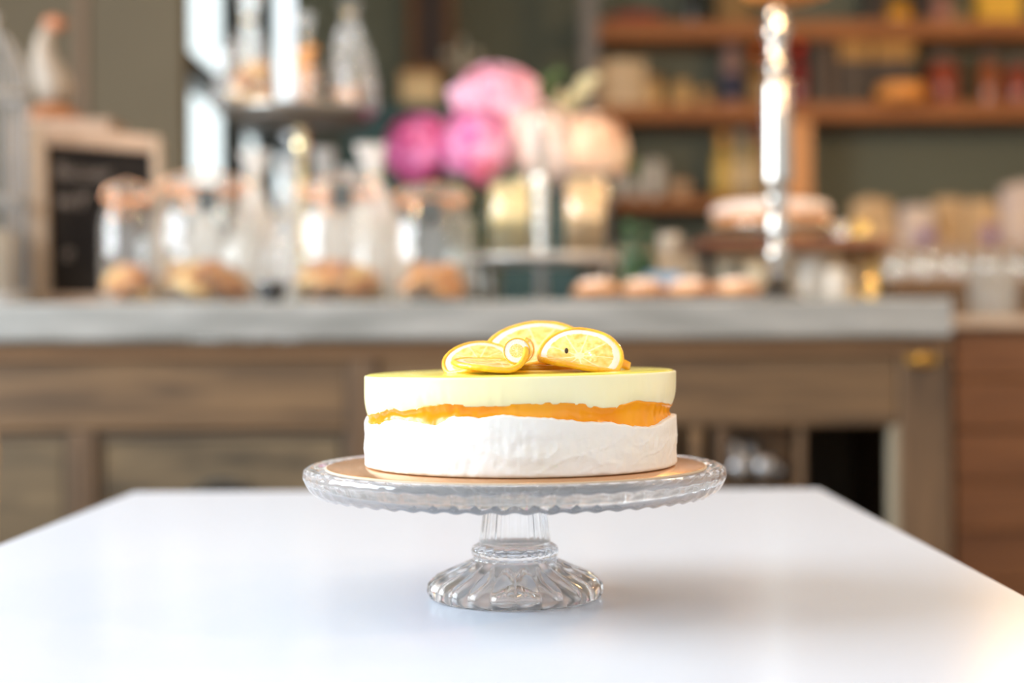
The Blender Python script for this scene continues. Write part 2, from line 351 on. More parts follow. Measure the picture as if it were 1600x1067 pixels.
# right part: boards and the shelf with dishes
MB().box(CX(1076), CX(1098), .004, .022, .29, CZ(668.5)).build('slat', WH, cab, bevel=.002)
MB().box(CX(1117), CX(1136), .004, .022, .29, CZ(668.5)).build('slat', WV, cab, bevel=.002)
MB().box(CX(600), CX(1054), .004, .022, .29, CZ(668.5)).build('front_board', WH, cab, bevel=.002)
MB().box(CX(1136) + .001, CX(1252), .10, .115, .29, CZ(668.5)).build('inner_board', WM, cab, bevel=.002)
MB().box(CX(1246), CX(1258), .004, .03, .29, CZ(668.5)).build('slat', WV, cab, bevel=.002)
MB().box(CX(1136) + .001, CX(1246) - .001, .0, .10, CZ(775), CZ(765)).build('dish_shelf', WH, cab)
kb = at(1436, 561, D); k_ = MB(); k_.lathe([(0, 0), (.011, .001), (.014, .008), (.010, .016), (0, .020)], 16, M=Matrix.Rotation(R(90), 4, 'X'))
k_.box(-.026, .026, -.004, .001, -.007, .007)
k_.build('latch', plain('old_brass', (.30, .16, .03), .35, metal=.8), cab, loc=(kb.x, -.013, kb.z))
for i, (px, py, r) in enumerate([(1158, 742, 22), (1176, 712, 18), (1197, 740, 20), (1222, 750, 16), (1150, 706, 12)]):
    rr = wpx(r, D + .05)
    zz = CZ(765) + .002
    h = wpx(765 - py, D) + rr
    m = MB(); m.lathe([(.0, .0), (rr * .55, 0), (rr * .95, h * .5), (rr, h), (rr * .93, h), (rr * .88, h * .52), (rr * .5, .004), (0, .004)], 22)
    q = m.build('metal_tumbler', PEWTER, None, loc=(CX(px), D + .025 + (i % 2) * .032, zz))
    tag(q, ['dull metal tumbler on the cabinet dish shelf, leftmost at the front', 'tall metal tumbler behind on the cabinet dish shelf', 'dull metal tumbler at the middle front of the dish shelf', 'short metal tumbler rightmost on the dish shelf', 'tallest metal tumbler, left end of the dish shelf'][i], 'tumbler', 'metal tumblers on the dish shelf')

# worktop
wt = MB()
def slab(u, v):
    pass
nx = 90; x0, x1 = XA - .02, CX(1478); vs = []; 
prof = [(-.03, .903), (-.034, .908), (-.034, .962), (-.030, .967), (DEP + .1, .967), (DEP + .1, .903)]
for i in range(nx + 1):
    x = x0 + (x1 - x0) * i / nx
    for (y, z) in prof: vs.append((x, y + (noise.noise(Vector((x * 9, z * 30, 0))) * .0025 if y < 0 else 0), z + (noise.noise(Vector((x * 6, 3, z * 9))) * .0012 if z < .95 else 0)))
P_ = len(prof); fs = [(i * P_ + k, (i + 1) * P_ + k, (i + 1) * P_ + (k + 1) % P_, i * P_ + (k + 1) % P_) for i in range(nx) for k in range(P_)]
fs += [tuple(range(P_)), tuple(reversed([nx * P_ + k for k in range(P_)]))]
wt.add(vs, fs)
wk = wt.build('worktop', CONC, None, loc=(0, D, 0)); tag(wk, 'long thick grey concrete worktop on the weathered wooden cabinet', 'worktop')
WZ = .967

# side counter on the right, horizontal red-brown planks
D2 = 2.95; sx0 = at(1492, 600, D2).x; szt = at(1560, 512, D2).z
sc = thing('side_counter', 'side counter clad in red-brown horizontal planks right of the grey worktop', 'counter', (0, D2, 0))
ph = (szt) / 9
for i in range(9):
    MB().box(sx0, 2.6, 0 + random.uniform(-.002, .002), .02, i * ph + .002, (i + 1) * ph - .002).build('plank', WR, sc, bevel=.002)
MB().box(sx0 + .01, 2.6, .02, .5, 0, szt - .001).build('carcass', DARKIN, sc)
zt_ = at(1560, 494, D2).z
MB().box(sx0 - .03, 2.65, -.03, .52, szt, zt_).build('top_board', wood('pale_top', (.36, .26, .19), (.50, .40, .31), 0), sc, bevel=.004)

# ================================================================ BACK OF THE ROOM
DB = 5.72
def box_at(px0, px1, py0, py1, d, dep): 
    a = at(px0, py1, d); b = at(px1, py0, d); cx = (px0 + px1) / 2
    z0, z1 = at(cx, py1, d).z, at(cx, py0, d).z
    return a.x, b.x, z0, z1
def flat(name, label, cat, px0, px1, py0, py1, d, dep, m, bevel=.006, group=None, zb=None):
    x0, x1, z0, z1 = box_at(px0, px1, py0, py1, d, dep)
    if zb is not None: z0 = zb
    o = MB().box(x0, x1, 0, dep, z0 - z0, z1 - z0).build(name, m, None, bevel=bevel); o.location = (0, d, z0); 
    if label: tag(o, label, cat, group)
    return o
su = thing('wall_shelf', 'warm wooden wall shelving with upright post on the grey green wall', 'shelving', (0, DB, 0))
def sboard(px0, px1, py0, py1, m=None, dep=.278):
    c = (px0 + px1) / 2; x0 = at(px0, py0, DB).x; x1 = at(px1, py0, DB).x if px1 < 1600 else 2.6
    c = min(c, 1250); zz0 = CAMZ - (py1 - HOR) / F * DB; zz1 = CAMZ - (py0 - HOR) / F * DB
    MB().box(x0, x1, 0, dep, zz0, zz1).build('shelf_board', m or SHW, su, bevel=.005); return zz1
ZS1 = sboard(917, 1700, 34, 62); ZS2 = sboard(935, 1700, 164, 190); ZS3 = sboard(958, 1262, 310, 328)
zz = CAMZ - (370 - HOR) / F * DB
MB().box(at(1226, 250, DB).x, at(1268, 250, DB).x, .002, .08, 0, ZS2 - wpx(27, DB)).build('upright', SHV, su, bevel=.005)
MB().box(at(908, 50, DB).x, at(934, 50, DB).x, -.004, .03, ZS2 - .1, ZC - .001).build('metal_rail', mat('rail_grey', (.17, .15, .135), .5, metal=.3), su, bevel=.004)

def bottle(name, label, cat, px0, px1, py0, d, zb, m, capm=None, labm=None, neck=.35, group=None, y=None):
    """lathe bottle: body, shoulder, neck, cap and paper label"""
    c = at((px0 + px1) / 2, py0, d); r = wpx((px1 - px0) / 2, d); h = c.z - zb
    t = thing(name, label, cat, (c.x, d, zb), 0, group)
    MB().lathe([(0, 0), (r * .92, 0), (r, h * .03), (r, h * .55), (r * .85, h * .66), (r * neck, h * .76), (r * neck, h * .9), (0, h * .9)], 24).build('body', m, t)
    if capm: MB().lathe([(0, h * .86), (r * neck * 1.25, h * .86), (r * neck * 1.25, h), (0, h)], 20).build('cap', capm, t)
    if labm: MB().lathe([(r * 1.01, h * .12), (r * 1.01, h * .48)], 24).build('paper_label', labm, t, solid=.0006)
    return t
def jar(name, label, cat, px0, px1, py0, d, zb, m, lidm, group=None, labm=None):
    c = at((px0 + px1) / 2, py0, d); r = wpx((px1 - px0) / 2, d); h = c.z - zb
    t = thing(name, label, cat, (c.x, d, zb), 0, group)
    MB().lathe([(0, 0), (r * .93, 0), (r, h * .05), (r, h * .68), (r * .8, h * .8), (0, h * .8)], 24).build('body', m, t)
    MB().lathe([(0, h * .78), (r * .84, h * .78), (r * .86, h * .97), (r * .8, h), (0, h)], 24).build('lid', lidm, t)
    if labm: MB().lathe([(r * 1.01, h * .18), (r * 1.01, h * .55)], 24).build('paper_label', labm, t, solid=.0006)
    return t
DS = DB + .12
dk = lambda n, c, **k: plain(n, c, **k)
# middle shelf
def carton(label, px0, px1, py0, m, d=DS, zb=None, lab=None, dep=.09, lz=(.2, .7), group=None, cat='box', name='carton'):
    c = at((px0 + px1) / 2, py0, d); x0 = at(px0, 0, d).x; x1 = at(px1, 0, d).x; h = c.z - zb
    t = thing(name, label, cat, ((x0 + x1) / 2, d, zb), 0, group); w_ = (x1 - x0) / 2
    MB().box(-w_, w_, -dep / 2, dep / 2, 0, h).build('body', m, t, bevel=.004)
    MB().box(-w_ * .98, w_ * .98, -dep / 2 * .98, dep / 2 * .98, h - .001, h + .003).build('flap', m, t)
    if lab: MB().box(-w_ * .96, w_ * .96, -dep / 2 - .0015, -dep / 2 - .0003, h * lz[0], h * lz[1]).build('label_sheet', lab, t)
    return t
cr1, cr2 = plain('carton_cream', (.52, .36, .20)), plain('carton_cream_light', (.60, .44, .27))
carton('cream carton upright on the middle shelf, far left end', 930, 952, 100, cr1, zb=ZS2)
carton('wider pale cream carton second on the middle shelf', 954, 980, 96, cr2, zb=ZS2)
carton('cream carton third on the middle shelf, before the tan jars', 982, 1006, 98, cr1, zb=ZS2)
tanj, tanl = plain('tan_jar', (.50, .30, .11)), plain('tan_lid', (.30, .17, .07))
jar('spice_jar', 'tan spice jar beside the cream cartons on the middle shelf', 'jar', 1006, 1036, 120, DS, ZS2, tanj, tanl)
jar('spice_jar', 'tan spice jar with a rounder body on the middle shelf', 'jar', 1050, 1080, 128, DS, ZS2, tanj, tanj)
jar('spice_jar', 'small dark tan jar alone on the middle shelf', 'jar', 1088, 1114, 140, DS, ZS2, tanl, tanj)
bottle('tall_bottle', 'tall mauve brown bottle on the middle shelf', 'bottle', 1126, 1160, 60, DS, ZS2, plain('mauve', (.20, .11, .09)), plain('dark_cap', (.05, .04, .05)), plain('navy', (.03, .03, .06)), .8)
ambg = plain('amber_liquid', (.16, .07, .02), .1); redl = plain('red_label', (.5, .03, .01))
bottle('syrup_bottle', 'amber syrup bottle with orange cap left of the tall silver stand', 'bottle', 1170, 1198, 78, DS, ZS2, ambg, plain('orange_cap', (.7, .12, .01)), plain('ochre_label', (.35, .20, .07)), .45)
bottle('syrup_bottle', 'dark red syrup bottle right of the tall silver stand', 'bottle', 1232, 1260, 66, DS, ZS2, plain('deep_red', (.16, .012, .008), .15), plain('red_cap', (.55, .03, .01)), None, .5)
blk = plain('black_box', (.022, .013, .010)); brn = plain('dark_brown_box', (.045, .022, .012))
carton('black carton standing right of the red syrup bottle', 1262, 1282, 66, blk, zb=ZS2)
carton('dark brown carton with thin spine on the middle shelf', 1284, 1302, 68, brn, zb=ZS2)
ocl = plain('ochre_print', (.30, .15, .03)); orl = plain('orange_print', (.60, .24, .05))
carton('black box with an ochre band printed at its top', 1306, 1356, 62, blk, zb=ZS2, lab=ocl, lz=(.68, .95))
carton('black box with ochre top band and wide orange label', 1360, 1424, 62, blk, zb=ZS2, lab=ocl, lz=(.68, .95))
tb = at(1392, 115, DS)
lb = MB().lathe([(0, 0), (.088, .001), (.096, .01), (.096, .03), (.088, .062), (0, .064)], 26).build('round_tin', orl, None, loc=(tb.x, DS - .09 - .006, ZS2)); lb.location.y = DS - .146
tag(lb, 'round orange tin in front of the black boxes', 'tin')
rj, rjd = plain('red_preserve', (.20, .035, .012), .15), plain('brown_preserve', (.22, .06, .015), .15); jlid = plain('dull_lid', (.10, .075, .055))
jar('preserve_jar', 'dark red preserve jar right of the black boxes', 'jar', 1448, 1498, 82, DS, ZS2, rj, jlid)
jar('preserve_jar', 'orange brown preserve jar second from right end of middle shelf', 'jar', 1528, 1562, 80, DS, ZS2, rjd, jlid)
jar('preserve_jar', 'dark red preserve jar at the right edge of the middle shelf', 'jar', 1570, 1612, 90, DS, ZS2, rj, jlid)
# top shelf
flat_red = MB(); flat_red.lathe([(0, 0), (.10, .0), (.125, .012), (.125, .03), (.09, .04), (0, .042)], 26)
p = at(990, 20, DS); o = flat_red.build('red_tin', plain('red_tin', (.24, .03, .02)), None, loc=(p.x, DS, ZS1)); tag(o, 'flat round red tin at the left of the top shelf', 'tin')
bottle('tall_bottle', 'dark bottle standing on the top shelf behind red tin', 'bottle', 1068, 1096, -75, DS, ZS1, plain('black_glass', (.012, .012, .010), .1), blk, None, .35)
carton('ochre brown packet upright on the top shelf', 1120, 1168, -60, plain('ochre_dark', (.17, .09, .02)), zb=ZS1)
jar('honey_jar', 'golden honey jar on the top shelf', 'jar', 1383, 1424, 2, DS, ZS1, plain('honey', (.50, .22, .01), .2), plain('honey_lid', (.25, .12, .02)))
carton('black box behind honey jar end of the top shelf', 1426, 1452, -60, blk, zb=ZS1)
jar('pink_jar', 'dusty pink jar on the top shelf', 'jar', 1454, 1486, -6, DS, ZS1, plain('dusty_pink', (.33, .14, .10)), plain('pink_lid', (.30, .16, .12)))
jar('olive_jar', 'small olive grey jar beside the pink jar', 'jar', 1488, 1512, 4, DS, ZS1, plain('olive_grey', (.20, .16, .08)), plain('olive_lid', (.14, .12, .07)))
carton('mustard yellow carton at the right of the top shelf', 1526, 1592, -70, plain('mustard', (.62, .34, .03)), zb=ZS1)
carton('black box left of the honey jar on the top shelf', 1352, 1380, -40, blk, zb=ZS1)
# lower shelf
oil = plain('oil', (.42, .27, .06), .12); cork = plain('cork_orange', (.55, .26, .07)); crl = plain('cream_label', (.62, .50, .32))
bottle('oil_bottle', 'golden oil bottle with orange stopper, left of three on the lower shelf', 'bottle', 1114, 1144, 208, DS, ZS3, oil, cork, plain('yellow_label', (.62, .42, .12)), .5)
bottle('oil_bottle', 'oil bottle with cream label, middle of three on the lower shelf', 'bottle', 1145, 1172, 204, DS + .02, ZS3, plain('pale_oil', (.38, .30, .17), .15), plain('grey_cap', (.30, .25, .2)), crl, .6)
bottle('oil_bottle', 'brown oil bottle with dark red cap beside the upright post', 'bottle', 1174, 1200, 202, DS - .01, ZS3, plain('olive_oil', (.30, .20, .07), .15), plain('wine_cap', (.20, .05, .04)), plain('tan_label', (.48, .33, .16)), .6)
def cup(label, px, py0, wp, d, zb, m=PORC, name='cup', handle=True, cat='cup', group=None, rz=0):
    c = at(px, py0, d); r = wpx(wp / 2, d); h = c.z - zb
    t = thing(name, label, cat, (c.x, d, zb), rz, group)
    MB().lathe([(0, 0), (r * .62, 0), (r * .66, h * .04), (r * .95, h * .6), (r, h), (r * .94, h), (r * .89, h * .6), (r * .6, h * .08), (0, h * .07)], 26).build('body', m, t)
    if handle: MB().tube([(r * .9, 0, h * .8), (r * 1.3, 0, h * .82), (r * 1.42, 0, h * .55), (r * 1.2, 0, h * .3), (r * .8, 0, h * .25)], r * .09, 8).build('handle', m, t)
    return t
for i, (px, py, w_) in enumerate([(962, 268, 24), (992, 254, 28), (1022, 252, 30), (1062, 284, 34)]):
    cup(['small white cup leftmost on the lower shelf', 'white mug second on the lower shelf', 'tallest white mug on the lower shelf', 'low wide tan bowl between mugs and oil bottles'][i], px, py, w_, DS, ZS3, m=(PORC if i < 3 else plain('tan_bowl', (.45, .28, .16))), handle=i < 3, cat='cup' if i < 3 else 'bowl', name='mug' if i < 3 else 'bowl')

# back bar (right) : raised ledge with glasses, shelf behind with paper bags
DL = 4.55; zl = at(1500, 432, DL).z
bb = thing('back_bar', 'brown back bar with raised glass ledge below the wall shelving', 'bar', (0, DL, 0))
bx0 = at(1392, 430, DL).x
MB().box(bx0, 2.9, 0, .5, zl - .03, zl).build('ledge', wood('ledge_wood', (.22, .12, .06), (.33, .20, .11), 0), bb, bevel=.004)
MB().box(bx0 + .02, 2.88, .03, .48, 0, zl - .031).build('front_board', wood('bar_front', (.17, .10, .055), (.24, .15, .085), 0), bb)
DT = 5.3; zt2 = at(1450, 386, DT).z
bk = thing('back_counter', 'long low back counter with ochre front against the rear wall', 'counter', (0, DT, 0))
MB().box(at(960, 380, DT).x, 3.1, 0, .40, zt2 - .04, zt2).build('top_board', wood('back_top', (.24, .15, .08), (.32, .22, .13), 0), bk, bevel=.005)
for i in range(8):
    xx = at(962, 0, DT).x + i * .33
    MB().box(xx + .003, xx + .327, .02, .04, .05, zt2 - .045).build('door', wood('back_door', (.28, .21, .12), (.36, .28, .17), 2), bk, bevel=.004)
MB().box(at(962, 0, DT).x, 3.08, .04, .39, 0, zt2 - .041).build('carcass', DARKIN, bk)
def bag(label, px0, px1, py0, m, d, zb, rz=0, k=0, prt=None):
    c = at((px0 + px1) / 2, py0, d); w_ = wpx((px1 - px0) / 2 * .93, d); h = c.z - zb
    t = thing('paper_bag', label, 'bag', (c.x, d, zb), rz)
    def f(u, v):
        a = 2 * pi * u; e = .55; cx_ = math.copysign(abs(cos(a)) ** e, cos(a)); sy_ = math.copysign(abs(sin(a)) ** e, sin(a))
        q = (1 - .25 * v * v); n = noise.noise(Vector((cos(a) * 1.5 + k, sin(a) * 1.5, v * 3))) * .12
        e2 = 1 if v < .97 else .0
        return (cx_ * w_ * q * (1 + n) * (e2 or .02), sy_ * .085 * (q * (1 - .5 * v)) * (1 + n) * (e2 or .02), h * min(1, v * 1.03) * (1 + n * .7))
    MB().grid(32, 14, f, wrap=True).build('body', m, t)
    if prt: MB().box(prt[0] * w_ - .03, prt[0] * w_ + .03, -.096, -.090, h * .08, h * .42).build('printed_patch', PURPLE, t, bevel=.002)
    return t
bag('tan paper bag at the left end of the row on the back counter', 1322, 1402, 312, KRAFT, 5.45, zt2, k=1)
bag('cream paper bag with purple print beside the tan one', 1398, 1462, 322, KRAFTW, 5.40, zt2, k=4, prt=(.1,))
bag('wide tan paper bag in the middle of the back counter row', 1452, 1512, 310, KRAFT, 5.50, zt2, k=7)
bag('tan paper bag with purple print near the right edge', 1500, 1566, 312, KRAFT, 5.42, zt2, k=9, prt=(.0,))
bag('tall white paper bag at the right edge of the picture', 1556, 1630, 288, KRAFTW, 5.38, zt2, k=12)
gx = [1398, 1423, 1446, 1470, 1494, 1518, 1543, 1568, 1594]
gl = None
def goblet(px, d, label, h=.105, r=.03):
    p = at(px, 430, d)
    t = thing('upturned_glass', label, 'glass', (p.x, d, zl), 0, 'upturned glasses on the back bar ledge')
    MB().lathe([(r * .86, 0), (r * .97, h * .12), (r * 1.02, h * .28), (r * .92, h * .45), (r * .6, h * .58), (r * .25, h * .64), (.006, h * .67), (.005, h * .95), (r * .85, h * .985), (r * .85, h)], 24).build('bowl', GOB, t)
    MB().lathe([(r * 1.0, 0), (r * 1.02, .002), (r * .97, .004)], 24).build('rim', CHROME, t, solid=.0008)
    return t
gd = ['leftmost upturned glass on the back bar ledge', 'upturned glass second from the left on the ledge', 'upturned glass third from the left on the ledge', 'upturned glass fourth from the left on the ledge', 'middle upturned glass of nine on the ledge', 'upturned glass fourth from the right on the ledge', 'upturned glass third from the right on the ledge', 'upturned glass second from the right on the ledge', 'rightmost upturned glass on the back bar ledge']
g0 = goblet(gx[0], 4.62, gd[0])
for i in range(1, 9): p = at(gx[i], 430, 4.6 + .08 * (i % 2)); dup(g0, (p.x, p.y, zl), None, gd[i])
# frosted tub on the side counter
p = at(1550, 420, 3.15); tb = thing('plastic_tub', 'frosted plastic tub standing on the side counter', 'tub', (p.x, 3.15, zt_))
h = p.z - zt_
MB().lathe([(0, 0), (.044, 0), (.046, .003), (.052, h * .9), (.052, h * .9)], 30).build('body', TUBC, tb)
MB().lathe([(.0, h * .93), (.053, h * .93), (.055, h * .9), (.056, h * .98), (.052, h), (0, h)], 30).build('lid', TUBC, tb)

# left of back wall: dark framed picture, teal cabinet, lamp box, white statuette
p0 = at(636, 112, 5.9); p1 = at(708, -60, 5.9)
pf = thing('framed_picture', 'dark wooden framed picture hanging on the rear wall', 'picture', (0, 5.96, 0))
m = MB(); e = .035
m.box(p0.x, p1.x, -.02, .038, p0.z, p0.z + e); m.box(p0.x, p1.x, -.02, .038, p1.z - e, p1.z); m.box(p0.x, p0.x + e, -.02, .038, p0.z + e, p1.z - e); m.box(p1.x - e, p1.x, -.02, .038, p0.z + e, p1.z - e)
m.build('frame', wood('picture_frame', (.12, .05, .015), (.2, .09, .03), 0), pf, bevel=.003); MB().box(p0.x + e, p1.x - e, .0, .03, p0.z + e, p1.z - e).build('print', plain('dark_print', (.035, .018, .012), scale=6), pf)
tc0 = at(540, 160, 5.6); tc1 = at(905, 160, 5.6); tz = at(700, 162, 5.6).z
tcab = thing('dark_hutch', 'tall dark teal hutch behind the peonies against the rear wall', 'cabinet', (0, 5.6, 0))
MB().box(tc0.x, tc1.x, .02, .38, .0, tz - .03).build('carcass', TEALP, tcab)
MB().box(tc0.x - .01, tc1.x + .01, -.01, .38, tz - .029, tz).build('top_board', TEALP, tcab, bevel=.004)
n_ = 3; wd = (tc1.x - tc0.x) / n_
for i in range(n_):
    f = MB().box(tc0.x + i * wd + .004, tc0.x + (i + 1) * wd - .004, 0, .018, .08, tz - .036).build('door', TEALP, tcab, bevel=.004)
    MB().ball((tc0.x + (i + .85) * wd, -.012, 1.2), .012).build('knob', BRASS, f)
o = thing('table_lamp_shade', 'small cream lantern box standing on the dark hutch', 'lantern', (at(657, 140, 5.65).x, 5.68, tz))
hh = at(657, 118, 5.65).z - tz; ww_ = wpx(30, 5.65)
MB().box(-ww_, ww_, -.06, .06, 0, hh).build('body', plain('lantern_cream', (.62, .42, .22)), o, bevel=.006)
MB().box(-ww_ * .7, ww_ * .7, -.064, -.0605, hh * .2, hh * .8).build('front_pane', plain('lantern_pane', (.75, .58, .32)), o)
MB().box(-ww_ * 1.04, ww_ * 1.04, -.064, .064, hh, hh + .012).build('cap', plain('lantern_cap', (.5, .28, .10)), o)
p = at(722, 58, 5.66); hh = p.z - tz
o = thing('white_candlestick', 'pale branched candlestick standing on the dark hutch', 'candlestick', (p.x, 5.68, tz))
bone = plain('bone_white', (.42, .38, .30))
MB().lathe([(0, 0), (.05, 0), (.05, .01), (.016, .03), (.012, hh * .5), (.02, hh * .55), (.012, hh * .6), (.01, hh)], 18).build('stem', bone, o)
for s_ in (-1, 1):
    MB().tube([(0, 0, hh * .62), (s_ * .03, 0, hh * .62), (s_ * .052, 0, hh * .7)], .010, 8).build('arm', bone, o)
    MB().lathe([(.0, 0), (.012, 0), (.022, .02), (.022, .03), (0, .03)], 14, c=(s_ * .052, 0, hh * .69)).build('candle_cup', bone, o)

# ================================================================ ON THE WORKTOP
# --- blackboard
dB = 2.72
bd = thing('chalkboard', 'black chalkboard with faint writing in a pale wooden frame, left end of worktop', 'chalkboard', (0, dB, WZ))
tl, tr_, bl, br = at(44, 196, dB), at(252, 214, dB), at(52, 474, dB), at(262, 474, dB)
for q in (tl, tr_, bl, br): q.y = 0; q.z -= WZ
bl.z = br.z = 0.0
def quad(n, a, b, c, d_, y0, y1, m, par):
    mm = MB(); vs = [(q.x, y, q.z) for y in (y0, y1) for q in (a, b, c, d_)]
    mm.add(vs, [(0, 1, 2, 3), (7, 6, 5, 4), (0, 4, 5, 1), (1, 5, 6, 2), (2, 6, 7, 3), (3, 7, 4, 0)]); return mm.build(n, m, par, bevel=.003)
def lerp(a, b, t): return a + (b - a) * t
def inn(u, v): return lerp(lerp(bl, br, u), lerp(tl, tr_, u), v)
U0, U1, V0, V1 = .135, .93, .07, .90
quad('left_stile', inn(0, 0), inn(U0, 0), inn(U0, 1), inn(0, 1), -.012, .012, PALEW, bd)
quad('right_stile', inn(U1, 0), inn(1, 0), inn(1, 1), inn(U1, 1), -.012, .012, PALEW, bd)
quad('top_rail', inn(U0, V1), inn(U1, V1), inn(U1, 1), inn(U0, 1), -.012, .012, PALEH, bd)
quad('bottom_rail', inn(U0, 0), inn(U1, 0), inn(U1, V0), inn(U0, V0), -.012, .012, PALEH, bd)
quad('board', inn(U0, V0), inn(U1, V0), inn(U1, V1), inn(U0, V1), .0, .008, CHALKB, bd)
def chalk(txt, px, py, size, ang=0):
    c = bpy.data.curves.new('chalk_writing', 'FONT'); c.body = txt; c.size = size; c.extrude = .0004; c.shear = .25
    tmp = bpy.data.objects.new('chalk_tmp', c); COL.objects.link(tmp); bpy.context.view_layer.update()
    me = bpy.data.meshes.new_from_object(tmp); bpy.data.objects.remove(tmp); bpy.data.curves.remove(c); me.materials.clear(); me.materials.append(CHALK)
    o = bpy.data.objects.new('chalk_writing', me); COL.objects.link(o); o.parent = bd
    q = at(px, py, dB); o.location = (q.x, -.001, q.z - WZ); o.rotation_euler = (R(90), R(ang), 0)
chalk('Biscotti', 82, 276, .034, 4); chalk('w/f', 84, 324, .045, 3); chalk('e', 96, 405, .04)
# crate + ornament behind the board
cz = at(90, 192, 2.98).z
crt = thing('wooden_crate', 'upright pale wooden crate behind the chalkboard carrying the white bird', 'crate', (at(110, 300, 2.98).x, 2.98, WZ))
for i in range(4):
    z_ = i * (cz - WZ) / 4; MB().box(-.10, .10, -.07, -.058, z_ + .002, z_ + (cz - WZ) / 4 - .002).build('plank', PALEH, crt, bevel=.002)
MB().box(-.10, .10, -.057, .07, 0, cz - WZ - .003).build('carcass', PALEH, crt)
b_ = at(82, 190, 2.96)
od = thing('white_hen_figure', 'white ceramic hen figure with brown head and base, above the chalkboard', 'figurine', (at(82, 190, 2.96).x, 2.96, cz), 0)
k = wpx(1, 2.96)
MB().lathe([(0, 0), (40 * k, 0), (42 * k, 8 * k), (30 * k, 18 * k), (14 * k, 30 * k), (0, 31 * k)], 28, fn=lambda kk, r, z, t: (r * (1 + .08 * sin(7 * t)), z)).build('base', TERRA, od)
MB().tube([(6 * k, 0, 26 * k), (4 * k, 0, 50 * k), (-6 * k, 0, 78 * k), (-14 * k, 0, 105 * k), (-12 * k, 0, 130 * k), (-4 * k, 0, 146 * k)], [21 * k, 30 * k, 27 * k, 18 * k, 12 * k, 11 * k], 18).build('body', plain('hen_cream', (.25, .21, .17)), od)
MB().ball((3 * k, 0, 152 * k), 15 * k, sc=(1.15, .9, .85)).build('head', mat('hen_head', (.25, .09, .04), .5, col2=(.5, .2, .1), scale=20), od)
MB().lathe([(5 * k, 0), (.5 * k, 14 * k)], 10, M=Matrix.Translation((16 * k, 0, 152 * k)) @ Matrix.Rotation(R(80), 4, 'Y')).build('beak', TERRA, od)
# bird cage lantern at the left edge
bc = thing('wire_birdcage', 'white wire birdcage lantern with domed top at the left edge', 'birdcage', (at(-2, 470, 2.66).x, 2.64, WZ))
k = wpx(1, 2.64); zr = at(0, 150, 2.64).z - WZ; zd = at(0, 52, 2.64).z - WZ
r_ = 50 * k
for i in range(14):
    a = 2 * pi * i / 14
    pts = [(r_ * cos(a), r_ * sin(a), .02), (r_ * cos(a), r_ * sin(a), zr)] + [(r_ * cos(t) * cos(a), r_ * cos(t) * sin(a), zr + (zd - zr) * sin(t)) for t in [j * pi / 16 for j in range(1, 9)]]
    MB().tube(pts, .0038, 6).build('wire', WHITEP, bc)
for j, z_ in enumerate((.02, zr * .5, zr)):
    MB().tube([(r_ * cos(2 * pi * i / 32), r_ * sin(2 * pi * i / 32), z_) for i in range(32)], .006, 8, closed=True).build('hoop', WHITEP, bc)
MB().lathe([(0, 0), (r_ * 1.1, 0), (r_ * 1.1, .018), (0, .02)], 32).build('base', WHITEP, bc)
MB().lathe([(0, zd), (.012, zd + .005), (.006, zd + .02), (.012, zd + .03), (0, zd + .04)], 14).build('finial', WHITEP, bc)
wc = MB().lathe([(0, 0), (33 * k, 0), (34 * k, .004), (34 * k, .11), (31 * k, .114), (0, .112)], 28).build('pillar_candle', plain('candle_wax', (.38, .33, .26), sss=.2), None, loc=(bc.location.x, 2.64, WZ + .021))
tag(wc, 'thick cream pillar candle inside the white birdcage', 'candle')

# --- biscuits
def biscuit_mesh(r, h, seed):
    m = MB()
    m.lathe([(0, 0), (r * .85, 0), (r, h * .35), (r * .93, h * .8), (r * .6, h), (0, h * .95)], 18, fn=lambda kk, rr, z, t: (rr * (1 + .10 * noise.noise(Vector((cos(t) * 2, sin(t) * 2, seed)))), z + .1 * h * noise.noise(Vector((rr * 60 * cos(t), rr * 60 * sin(t), seed)))))
    return m.mesh('biscuit')
bmesh_ = {}
def pile(cx, cy, zb, R_, zh, mats, label, group, n=10, br=.03, seed=1):
    rnd = random.Random(seed)
    for i in range(n):
        mt = mats[i % len(mats)]; key = (mt.name, round(br, 4))
        if key not in bmesh_: bmesh_[key] = biscuit_mesh(br, br * .55, seed); bmesh_[key].materials.append(mt)
        a = i * 2.4 + rnd.random(); q = i / max(1, n - 1)
        rr = (R_ - br * .86) * (abs(cos(i * 1.7)) ** .5) * (1 if q < .6 else .75); 
        z = zb + br * .1 + (zh - br * .9) * q
        o = put('biscuit', bmesh_[key], None, None, loc=(cx + rr * cos(a), cy + rr * sin(a), z + br * .25), rot=(rnd.uniform(-.5, .5), rnd.uniform(-.5, .5), rnd.uniform(0, 6)))
        tag(o, label, 'biscuit', group)

